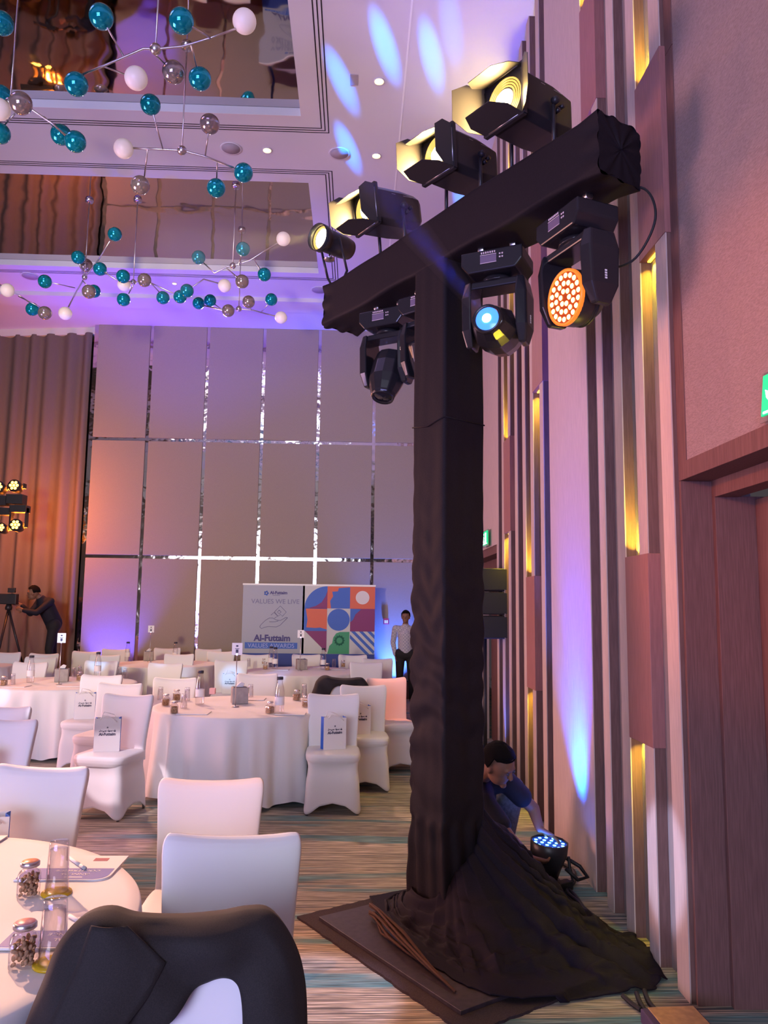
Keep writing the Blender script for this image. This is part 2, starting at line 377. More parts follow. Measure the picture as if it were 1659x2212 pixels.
# fabric wall over the door, header, reveals, door leaf
HY0, HY1 = .9, 3.53
struct('wall_right_upper', MB().b2((1.495, -3, 2.36), (1.7, 3.44, ZC+.05)), M['side_fabric'], 'grey woven fabric wall above the deep wooden doorway')
struct('trim_%d' % gi, MB().b2((1.49, 3.44, 2.36), (1.62, 3.53, 4.42)).b2((1.49, 3.44, 4.424), (1.62, 3.53, ZC)), M['doorwood'], 'wood post between the last fin and the woven wall'); gi += 1
d1 = struct('door_1', MB().b2((1.49, HY0, 2.278), (1.66, HY1, 2.362)).b2((1.634, HY0, 2.20), (1.74, HY1-.02, 2.30)), M['doorwood'], 'deep wooden doorway surround beside the fins', bevel=.002)
struct('door_frame', MB().b2((1.49, 3.508, 0), (1.66, 3.53, 2.277)).b2((1.634, 3.478, 0), (1.95, 3.52, 2.205)), M['doorwood'], '', d1, bevel=.002)
struct('door_panel', MB().b2((1.815, 1.0, 0), (1.86, 3.466, 2.19)), M['doorwood'], '', d1, bevel=.003)
struct('wall_right_near', MB().b2((1.49, -3, 0), (1.7, .9, 2.36)), M['side_fabric'], 'side wall nearer than the wooden doorway')
# far doorway beyond the fins
struct('wall_right_far', MB().b2((1.49, 8.12, 2.36), (1.75, 14.6, ZC+.05)).b2((1.49, 10.3, 0), (1.75, 14.6, 2.36)), M['fin'], 'plain side wall section beyond the fins')
d2 = struct('door_2', MB().b2((1.50, 8.12, 2.27), (1.75, 10.3, 2.36)).b2((1.66, 8.12, 2.15), (1.72, 10.3, 2.27)), M['doorwood'], 'far wooden doorway behind the hanging black loudspeaker', bevel=.002)
struct('door_panel', MB().b2((1.78, 8.12, 0), (1.84, 10.3, 2.2)), M['doorwood'], '', d2)
struct('wall_back', MB().b2((-16, -11.2, 0), (3, -11, ZC)), M['fabric_wall'], 'wall behind the stage at the other end of the room')
# stage screen far behind the camera; its reflection shows in the rails
scm = mat('led_screen_glow', (0, 0, 0), .5, emit=5.5, ecol=(.95, .88, 1))
so = MB().b2((-9.2, -10.1, .9), (-2.1, -10.0, 4.7)).build('led_wall', scm); tag(so, 'bright led wall glowing at the stage end of the room', 'screen')

# ceiling fittings
def ceil_round(name, px, py, r, m_, label, cat, group, emit=None):
    p = fl(px, py, ZC)
    root = empty(name, (p.x, p.y, ZC), 0, label, cat, group)
    MB().lathe([(r*.86, -.006), (r, -.012), (r*1.02, 0)], None, 28, True).build('rim', M['ceil'], root)
    MB().lathe([(0, -.008), (r*.84, -.008), (r*.84, -.012), (0, -.013)], None, 28, False).build('lamp' if emit else 'grille', m_, root)
    return root
dl = mat('downlight_glow', (1, .8, .5), emit=3.5, ecol=(1, .72, .34))
dl.node_tree.nodes['Principled BSDF'].inputs['Base Color'].default_value = (1, .8, .5, 1)
spk = mat('speaker_grille', (.42, .38, .42), .8)
for px, py, lab in ((819, 175, 'round downlight in the ceiling strip, nearest the big barn-door lamp'), (813, 336, 'round downlight in the ceiling strip above the middle barn-door lamp'),
                    (577, 324, 'round downlight between the two ceiling coffers'), (377, 612, 'small downlight beyond the farther coffer, left one'),
                    (800, 562, 'small downlight peeping over the truss bar beyond the smallest lamp'), (755, 505, 'small downlight behind the round theatre lamp')):
    ceil_round('downlight', px, py, .055 if py < 400 else .04, dl, lab, 'ceiling light', 'round ceiling downlights', True)
for px, py, lab in ((499, 320, 'round ceiling speaker between the coffers'), (733, 331, 'round ceiling speaker in the blue beam patch'),
                    (65, 596, 'faint round ceiling speaker far left above the hanging globes'), (690, 626, 'faint round ceiling speaker above the truss bar tip')):
    ceil_round('ceiling_speaker', px, py, .125 if py < 400 else .15, spk, lab, 'ceiling speaker', 'round ceiling speakers')
p = fl(765, 172, ZC); tag(MB().b2((p.x-.04, p.y-.08, ZC-.006), (p.x+.04, p.y+.08, ZC)).build('ceiling_sensor_plate', spk), 'small grey square plate on the ceiling beside a blue beam', 'ceiling plate')

# exit signs
green = mat('exit_green', (0, .5, .2), emit=1.1, ecol=(0, .9, .30)); white_e = mat('exit_white', (1, 1, 1), emit=2.2, ecol=(.9, 1, .95))
acr = mat('acrylic', (.8, .75, .7), .1, trans=.8, ior=1.3)
def exit_sign(loc, rz, tilt, label, w_=.36, h_=.19):
    root = empty('exit_sign', loc, rz, label, 'sign'); root.rotation_euler = (tilt, 0, rz)
    MB().b2((0, .012, 0), (w_, .018, h_)).build('backing_plate', acr, root, bevel=.003)
    MB().b2((.018, .006, .022), (w_-.018, .012, h_-.014)).build('green_face', green, root)
    s = h_/.19; ic = MB()
    def poly(pts): ic.prism([(x*s, z*s) for x, z in pts], .003, .006)
    poly([(.060, .150), (.085, .160), (.078, .110), (.060, .105)])           # raised arm
    poly([(.040, .118), (.065, .105), (.100, .085), (.115, .045), (.095, .040), (.070, .065), (.048, .088)])
    poly([(.078, .110), (.105, .120), (.135, .100), (.125, .090), (.100, .100)])
    poly([(.100, .085), (.130, .070), (.150, .035), (.137, .030), (.115, .058)])
    ic.ball((.105*s, .0045, .145*s), (.013*s, .002, .013*s), 12, 6)
    poly([(.19, .155), (.27, .155), (.27, .03), (.19, .03)])                 # door
    poly([(.033, .028), (.325, .028), (.325, .036), (.033, .036)])
    ic.build('running_figure', white_e, root)
    return root
exit_sign((1.455, 2.745, 2.365), -PI/2+.08, -.10, 'green emergency exit sign with white running figure over the near doorway')
exit_sign((1.44, 8.95, 2.37), -PI/2, 0, 'far glowing exit sign seen past the draped column')

# ------------------------------------------------------------------ draped T-shaped truss
TC = Vector((.514, 4.40, 0)); YAW = 1.0; S = .286; ZB = 3.66; L1, L2 = 1.243, 1.218
DV = Vector((math.cos(YAW), -math.sin(YAW), 0)); NV = Vector((math.sin(YAW), math.cos(YAW), 0))
def T(a, b_, z): return TC+DV*a+NV*b_+Vector((0, 0, z))
TM = Matrix(((DV.x, NV.x, 0, TC.x), (DV.y, NV.y, 0, TC.y), (0, 0, 1, 0), (0, 0, 0, 1)))
truss = empty('draped_truss_tower', (TC.x, TC.y, 0), 0, 'black cloth covered T-shaped lighting truss tower standing by the side wall', 'truss')
Ti = Matrix.Translation(-TC)
def sq(t, h, r=.02):
    """rounded square outline, t in 0..1"""
    a = t*4; k = int(a) % 4; f = a-int(a)
    c = [(-h, -h), (h, -h), (h, h), (-h, h)]
    p, q = c[k], c[(k+1) % 4]
    x, y = p[0]+(q[0]-p[0])*f, p[1]+(q[1]-p[1])*f
    e = min(f, 1-f)*2*h
    if e < r: 
        s = 1-(1-e/r)**2*.28*r/h; x *= s; y *= s
    return x, y
def colfn(u, v):
    z = .02+v*(ZB-.02); x, y = sq(u, S/2+.004)
    left = 1 if u > .75 or u < .01 else (.75 if u < .25 else .4)          # camera-left faces wrinkle more
    wr_ = math.exp(-((z-1.25)/.75)**2)
    ang = u*8
    d = .011*wr_*math.sin(z*34+3.2*noise.noise((ang*1.2, z*2.4, 1))+ang*1.1)*left
    d += .012*wr_*noise.noise((ang*1.0, z*7, 4))*left + .004*noise.noise((ang*2, z*2, 7))
    if z < .55: d += .02*(.55-z)+.008*math.sin(ang*9+z*6)
    k = 1+d/(S/2)
    return Ti @ (TM @ Vector((x*k, y*k, z)))
MB().grid(colfn, 128, 190, True).build('column_drape', M['black_cloth'], truss)
def barfn(u, v):
    a = -L2-.005+v*(L1+L2+.01); y, z = sq(u, S/2+.006)
    endd = min(a+L2, L1-a); d = .004*noise.noise((a*3, u*6, 2))+.003*math.sin(a*3)
    if endd < .12: d += .010*math.sin(u*60)*max(0, (1-endd/.12))
    sag = -.006*math.cos(a*9)
    k = 1+d/(S/2)
    return Ti @ (TM @ Vector((a, y*k, ZB+S/2+z*k+(sag if z < 0 else 0))))
MB().grid(barfn, 96, 110, True).build('bar_drape', M['black_cloth'], truss)
for sgn, a in ((1, L1), (-1, -L2)):
    def endfn(u, v, sgn=sgn, a=a):
        y, z = sq(u, S/2+.004); k = v
        d = sgn*(.012+.022*noise.noise((y*14, z*14, 3))+.012*math.sin(u*70)*v)
        return Ti @ (TM @ Vector((a+d*(1-.6*v), y*k, ZB+S/2+z*k)))
    MB().grid(endfn, 64, 14, True).build('end_drape', M['black_cloth'], truss)
MB().tube([Ti @ T(-S/2-.004, -S/2-.006, 2.72), Ti @ T(0, -S/2-.012, 2.70), Ti @ T(S/2+.006, -S/2-.008, 2.73), Ti @ T(S/2+.01, S/2, 2.72)], .004, 6).build('drape_seam', M['black_cloth'], truss)

# base plate and rug under the tower
pa, pb, pc_, pd = fl(642, 1984), fl(878, 1912), fl(1130, 2130), fl(980, 2222)
ax = DV; ay = NV
plate = empty('tower_base_plate', (pa.x, pa.y, 0), math.atan2(NV.y, NV.x), 'black steel base plate on a dark mat under the truss tower', 'base plate')
def ragged(x0, x1, y0, y1, n=40):
    pts = []
    for i in range(n): pts.append((x0+(x1-x0)*i/n, y0))
    for i in range(n): pts.append((x1, y0+(y1-y0)*i/n))
    for i in range(n): pts.append((x1-(x1-x0)*i/n, y1))
    for i in range(n): pts.append((x0, y1-(y1-y0)*i/n))
    return [(x+random.uniform(-.005, .005), y+random.uniform(-.005, .005)) for x, y in pts]
pm = MB(); rp = ragged(0, 1.15, -1.40, 0)
pm.prism(rp, .0, .012, Matrix(((1,0,0,0),(0,0,1,0),(0,1,0,0),(0,0,0,1))))
pm.build('mat', bump(mat('dark_mat', (.035, .022, .024), .9), (1,1,1), 200, .5, .002, 3, .3), plate)
MB().b2((.07, -1.28, .012), (1.08, -.11, .030)).build('plate', bump(mat('plate_steel', (.035, .026, .032), .5), (1,1,1), 30, .1, .001, 4, .25), plate, bevel=.002)
# cloth spread around the foot
out_px = [(884, 1935), (800, 1950), (812, 1985), (860, 2035), (905, 2085), (960, 2120), (1010, 2150), (1060, 2168), (1130, 2178), (1230, 2168), (1340, 2150), (1420, 2138), (1441, 2120),
          (1405, 2060), (1375, 2030), (1310, 2005), (1250, 1965), (1200, 1900), (1165, 1860), (1120, 1830)]
outp = [fl(x, y) for x, y in out_px]
cen = Vector((TC.x, TC.y, 0))
outp[16:] = [fl(1262, 1968), fl(1215, 1930), Vector((1.10, 4.93, 0)), Vector((.80, 5.1, 0))]
n_o = len(outp)
def top_h(t):   # height where the cloth leaves the column, round the loop
    if t < .18: return .14
    if t < .50: return .14+.22*(t-.18)/.32
    return .36+.20*min(1, (t-.50)/.30)
def basefn(u, v):
    f = u*(n_o-1); i = min(int(f), n_o-2); g = f-i; g = g*g*(3-2*g)
    o_ = outp[i]*(1-g)+outp[i+1]*g
    ang0 = math.atan2(outp[0].y-cen.y, outp[0].x-cen.x)
    d_ = (o_-cen); dn = d_.normalized()
    inner = cen+dn*.19
    s = v
    h = top_h(u)*(1-s)**2.3
    hump = .16*math.exp(-((u-.86)/.10)**2)*math.sin(PI*min(1, s*1.15))+.05*math.exp(-((u-.62)/.12)**2)*math.sin(PI*s)
    p_ = inner+(o_-inner)*s
    fold = (.014+.022*s*(1-s)*4)*math.sin(u*95+5*noise.noise((u*5, s*2.0, 3)))*(.35+.65*min(1, s*2))*(.25+.75*min(1, max(0, (u-.45)/.2)))
    fold += .060*noise.noise((o_.x*s*5, o_.y*s*5, 8))*s*(1.3-s)+.030*noise.noise((p_.x*14, p_.y*14, 2))*min(1, s*2)
    fold += .022*math.sin(s*34+5*noise.noise((u*5, s*1.5, 9)))*(1-.8*min(1, max(0, (u-.45)/.2)))*(.3+.7*s)*(1.1-s)
    p_ = inner+(o_-inner)*s; rel = p_-pa; on_ = -.02 < rel.dot(NV) < 1.17 and -.02 < rel.dot(DV) < 1.42
    z = max(.037 if on_ else .010, h+hump+fold*.8+.04*(1-s*.7)*(1 if on_ else .6))
    w_ = 1+.03*noise.noise((u*40, s*2, 5))*s
    return (cen+(p_-cen)*w_)+Vector((0, 0, z))
bd = MB().grid(basefn, 260, 60).build('floor_drape', bump(mat('dark_violet_black_drape', (.007, .0045, .012), .75, spec=.2), (1, 1, 1), 160, .35, .001, 3, .2), None, solid=.004)
tag(bd, 'black cloth heaped and spread over the foot of the truss tower', 'cloth')
lo = MB()
for k in range(12):
    p0 = fl(805+random.uniform(-8, 8), 1975+random.uniform(-12, 6), .05); q = fl(885+k*9, 2060+k*8, .03)
    mid = (p0+q)/2+Vector((random.uniform(-.05, .02), random.uniform(-.06, .0), .01+.006*k))
    lo.tube([p0+Vector((0,0,.003*k)), p0*.7+mid*.3+Vector((0,0,.01+.002*k)), mid, mid*.4+q*.6, q+Vector((0,0,.01))], .006, 6)
tag(lo.build('cord_bundle', mat('brown_cord', (.07, .03, .018), .85)), 'bundle of brown draped cords along the edge of the floor cloth', 'cord')
# cables at the wall side
def cable(pts, r, label, name='cable', mt='rubber', group=None):
    def cr_(p0, p1, p2, p3, t):
        return .5*((2*p1)+(p2-p0)*t+(2*p0-5*p1+4*p2-p3)*t*t+(3*p1-p0-3*p2+p3)*t**3)
    P = [Vector(p) for p in pts]; P = [P[0]]+P+[P[-1]]; o_ = []
    for i in range(1, len(P)-2):
        for k in range(8): o_.append(cr_(P[i-1], P[i], P[i+1], P[i+2], k/8))
    o_.append(P[-2])
    return MB().tube(o_, r, 8)
for j, (pts, lab) in enumerate([
    ([fl(1205, 1862, .02), fl(1238, 1880, .01), fl(1240, 1905, .01), fl(1225, 1925, .01), fl(1250, 1950, .01), fl(1272, 1985, .01), fl(1290, 2010, .02)], 'looped black cable from the floor lamp to the cloth'),
    ([fl(1185, 1878, .02), fl(1210, 1905, .01), fl(1240, 1932, .01), fl(1262, 1962, .01), fl(1292, 1985, .02)], 'black cable running straight beside the looped one'),
    ([fl(1392, 2140, .02), fl(1402, 2165, .01), fl(1425, 2190, .01), fl(1450, 2205, .01)], 'black cable leaving the cloth toward the cardboard box, outer one'),
    ([fl(1375, 2145, .02), fl(1385, 2170, .01), fl(1402, 2192, .01), fl(1440, 2215, .01)], 'black cable leaving the cloth toward the cardboard box, inner one'),
    ([fl(1345, 2150, .02), fl(1365, 2168, .01), fl(1385, 2182, .01)], 'short black cable end beside the spread cloth')]):
    tag(cable(pts, .011, lab).build('cable', M['rubber']), lab, 'cable', 'cables on the carpet')
pk = MB(); p = fl(1218, 1922); pk.box((p.x, p.y, .025), (.10, .06, .05), .5); pk.cyl((p.x-.07, p.y+.02, .025), (p.x-.04, p.y, .025), .018)
tag(pk.build('cable_connector', M['rubber'], None, bevel=.006), 'black plug connector lying where the cables join', 'plug')
p = fl(1490, 2215); bxr = empty('cardboard_box', (1.315, 3.27, 0), .05, 'orange brown cardboard box with dark sides at the foot of the wall', 'box')
cbm = bump(mat('cardboard_top', (.62, .34, .13), .8), (1, 1, 1), 30, .2, .001, 4, .12)
MB().b2((-.115, -.2, 0), (.12, .12, .055)).build('box_sides', mat('box_side', (.10, .06, .11), .7), bxr, bevel=.006)
MB().b2((-.085, -.19, .055), (.11, .115, .06)).build('lid', cbm, bxr, bevel=.002)

# ------------------------------------------------------------------ stage lamps
warm = mat('tungsten_glow', (1, .7, .3), emit=22, ecol=(1, .80, .42))
warm2 = mat('tungsten_reflector', (1, .6, .15), .25, 1, emit=1.6, ecol=(1, .66, .16))
label_mat0 = mat('lamp_print', (.35, .30, .28), .5)
flapm = mat('barn_door_paint', (.05, .045, .045), .45)
def frameM(loc, fwd_, upv=(0, 0, 1)):
    f_ = Vector(fwd_).normalized(); r_ = f_.cross(Vector(upv)).normalized(); u_ = r_.cross(f_)
    m_ = Matrix(((r_.x, f_.x, u_.x, loc[0]), (r_.y, f_.y, u_.y, loc[1]), (r_.z, f_.z, u_.z, loc[2]), (0, 0, 0, 1)))
    return m_          # local x right, y = aim direction, z up
def clamp(root, p_top, p_bot, s=1):
    c = MB(); a_, b_ = Vector(p_top), Vector(p_bot)
    c.cyl(a_, b_, .012); c.box(b_, (.05*s, .035*s, .05*s)); c.lathe([(.026, -.02), (.03, 0), (.026, .02)], Matrix.Translation(b_) @ Matrix.Rotation(PI/2, 4, 'X'), 12)
    c.cyl(b_+Vector((.03, 0, 0)), b_+Vector((.075, 0, .01)), .007); c.box(b_+Vector((.08, 0, .01)), (.014, .03, .012))
    return c.build('clamp', M['steel'], root, bevel=.003)
def fresnel(pos, aimv, base, label, doors, s=1.0, cable_to=None):
    """pos = body centre, base = point on the truss the yoke stands on"""
    root = empty('fresnel_lamp', base, 0, label, 'stage lamp', 'barn door lamps standing on the truss bar')
    inv = Matrix.Translation(-Vector(base))
    B = inv @ frameM(pos, aimv)
    h = .115*s; Lb = .17*s
    body = MB()
    # octagonal body, rounded back
    def prof(hh, cz): return [(-hh+cz, -hh), (hh-cz, -hh), (hh, -hh+cz), (hh, hh-cz), (hh-cz, hh), (-hh+cz, hh), (-hh, hh-cz), (-hh, -hh+cz)]
    secs = [(-Lb, .80, .05), (-Lb+.03, .97, .045), (-.02, 1.0, .03), (Lb-.03, 1.0, .03), (Lb, .98, .03)]
    V = []
    for y, k, cz in secs: V.append([(x*k, y, z*k) for x, z in prof(h, cz*s)])
    vs = [p_ for sct in V for p_ in sct]; fs = []
    for i in range(len(secs)-1):
        for k in range(8): fs.append((i*8+k, i*8+(k+1)%8, (i+1)*8+(k+1)%8, (i+1)*8+k))
    fs += [tuple(range(8)), tuple(reversed(range(32, 40)))]
    body._add(vs, fs, B)
    o = body.build('housing', M['blackmetal'], root, bevel=.004)
    fr = MB()
    for sx in (-1, 1):
        fr.b2((sx*h*1.04-.006, Lb, -h*1.04), (sx*h*1.04+.006, Lb+.022, h*1.04), B); fr.b2((-h*1.04, Lb, sx*h*1.04-.006), (h*1.04, Lb+.022, sx*h*1.04+.006), B)
    fr.b2((-h, Lb+.002, -h), (h, Lb+.004, h), B)
    fr.build('gel_frame', M['blackmetal'], root)
    Y = lambda y: B @ Matrix.Translation((0, y, 0)) @ Matrix.Rotation(-PI/2, 4, 'X')
    ln = MB()
    ln.lathe([(0, .018), (h*.42, .013), (h*.45, .006)], Y(Lb+.006), 32, False)
    lens = ln.build('lens', warm, root)
    rg = MB()
    for k, r in enumerate((.52, .62, .72, .82)): rg.lathe([(h*r, .006), (h*(r+.045), .013), (h*(r+.07), .006)], Y(Lb+.005), 32, False)
    rg.build('lens_ring', warm2, lens)
    # yoke
    yk = MB(); side = (inv @ frameM(pos, aimv)).to_3x3() @ Vector((1, 0, 0)); side.z = 0; side.normalize()
    c0 = inv @ Vector(pos)
    b0 = Vector((0, 0, .045))
    for sg in (-1, 1):
        top = c0+side*sg*(h+.016); low = b0+side*sg*(h+.016)+Vector((0, 0, .02))
        yk.capsule(top, low, .011, .011, 8); 
        knob = MB().cyl(top, top+side*sg*.03, .022, .018, 12).build('yoke_knob', M['blackmetal'], root)
    yk.capsule(b0+side*(h+.016)+Vector((0, 0, .02)), b0-side*(h+.016)+Vector((0, 0, .02)), .011, .011, 8)
    yk.build('yoke', M['blackmetal'], root)
    clamp(root, b0+Vector((0, 0, .02)), (0, 0, -.005))
    # barn doors: four flaps hinged on the front frame, angle from straight ahead
    for k, (ang, ln_) in enumerate(doors):
        rotm = Matrix.Rotation(k*PI/2, 4, 'Y')
        H_ = B @ rotm @ Matrix.Translation((0, Lb+.022, h)) @ Matrix.Rotation(ang, 4, 'X')
        w0, w1 = h*.98, h*.62
        fb = MB(); t = .0015
        out = [(-w0, 0), (w0, 0), (w0*1.02, ln_*.55), (w1, ln_), (-w1, ln_), (-w0*1.02, ln_*.55)]
        vs = [(x, y, -t) for x, y in out]+[(x, y, t) for x, y in out]; n = len(out)
        fb._add(vs, [tuple(range(n)), tuple(reversed(range(n, 2*n)))]+[(i, i+n, (i+1)%n+n, (i+1)%n) for i in range(n)], H_)
        fl_ = fb.build('barn_door', flapm, root)
        MB().cyl(H_ @ Vector((-w0*.8, 0, 0)), H_ @ Vector((w0*.8, 0, 0)), .005, None, 6).build('hinge', M['greymetal'], fl_)
    # small side marks, knob, safety loop
    for zz, yy, ww in ((h*.62, -.06, .07), (h*.62, .05*s, .03)): MB().b2((-h*1.0-.001, yy-ww/2, zz), (-h*1.0, yy+ww/2, zz+.003), B).build('side_mark', label_mat0, root)
    kb = MB()
    for yy, zz in ((-.06, .0), (-.03, -.03)): kb.cyl(B @ Vector((-h, yy*s, zz*s)), B @ Vector((-h-.025, yy*s, zz*s)), .012, .012, 10)
    kb.build('focus_knob', M['blackgloss'], root)
    if cable_to is not None:
        p0 = B @ Vector((h*.4, -Lb, h*.5)); p3 = inv @ Vector(cable_to)
        cable([p0, p0+(B.to_3x3() @ Vector((0, -.05, 0))), p0+(B.to_3x3() @ Vector((0, -.09, 0)))+Vector((0, 0, -.06)), p3+Vector((.01, 0, .08)), p3], .005, '').build('power_cable', M['rubber'], root)
    dirv = Vector(aimv).normalized()
    fb_ = area('fresnel_beam', Vector(pos)+dirv*(Lb+.034), Vector(pos)+dirv*5, .09, .09, (1, .66, .24), 22)
    return root
ZT = ZB+S
def on_bar(px, z=ZT, b_=0):
    """point on the bar axis that appears at image column px"""
    best = None
    for i in range(-130, 131):
        p_ = T(i/100, b_, z); c = R3.transposed() @ (p_-Vector((0, 0, EYE))); x = CX+F_PX*c.x/c.z
        if best is None or abs(x-px) < best[0]: best = (abs(x-px), p_)
    return best[1]
AV = (-.80, -.56, -.16)
f1b = on_bar(1150); f2b = on_bar(1000); f3b = on_bar(848)
D90 = [(.45, .20), (.55, .20), (-.1, .22), (.9, .17)]
fresnel(f1b+Vector((.0, 0, .335)), (-.80, -.56, -.02), f1b, 'largest black barn-door lamp, at the wall end of the truss bar', [(-.36, .18), (.30, .19), (-.02, .19), (.95, .14)], 1.15, T(1.0, 0, ZT))
fresnel(f2b+Vector((0, 0, .325)), (-.78, -.58, -.06), f2b, 'middle black barn-door lamp on the truss bar', [(-.46, .19), (.12, .18), (.0, .19), (.0, .13)], 1.10, T(.22, 0, ZT))
fresnel(f3b+Vector((-.02, 0, .320)), (-.80, -.52, -.14), f3b, 'small-looking black barn-door lamp over the column side of the bar', [(-.46, .19), (.12, .18), (.0, .19), (.0, .12)], 1.08, T(-.42, 0, ZT))
# round theatre lamp on the far tip
pb_ = on_bar(727); pr = empty('par_lamp', pb_, 0, 'round theatre lamp with a yellow glowing lens at the far tip of the bar', 'stage lamp')
inv = Matrix.Translation(-pb_); pp = pb_+Vector((-.06, 0, .41)); B = inv @ frameM(pp, (-.66, -.70, -.06)); Yr = B @ Matrix.Rotation(-PI/2, 4, 'X')
MB().lathe([(.03, -.21), (.075, -.20), (.085, -.12), (.085, .02), (.078, .03), (.075, .06), (.10, .075), (.10, .13), (.094, .13), (.094, .08)], Yr, 28, False).build('housing', M['blackmetal'], pr)
ln = MB().lathe([(0, .095), (.05, .09), (.072, .075)], Yr, 28, False).build('lens', warm, pr)
MB().lathe([(.072, .082), (.082, .088), (.09, .082)], Yr, 28, False).build('lens_ring', warm2, ln)
yk = MB(); sd = B.to_3x3() @ Vector((1, 0, 0)); c0 = inv @ pp
for sg in (-1, 1):
    yk.capsule(c0+sd*sg*.10, Vector((0, 0, .16))+sd*sg*.10, .009, .009, 8); yk.capsule(Vector((0, 0, .16))+sd*sg*.10, Vector((0, 0, .05))+sd*sg*.03, .009, .009, 8)
yk.build('yoke', M['blackmetal'], pr); clamp(pr, (0, 0, .06), (0, 0, -.005))
MB().lathe([(.0, -.02), (.035, -.015), (.04, 0)], Matrix.Translation(c0+Vector((0, 0, -.13))), 14, False).cyl(c0+Vector((0, 0, -.13)), c0+Vector((0, 0, -.09)), .006).build('focus_knob', M['greymetal'], pr)
spot('par_beam', pp+Vector((-.66, -.70, -.06))*.16, pp+Vector((-.66, -.70, -.06))*5, 30, (1, .78, .36), 160, .5, .04)

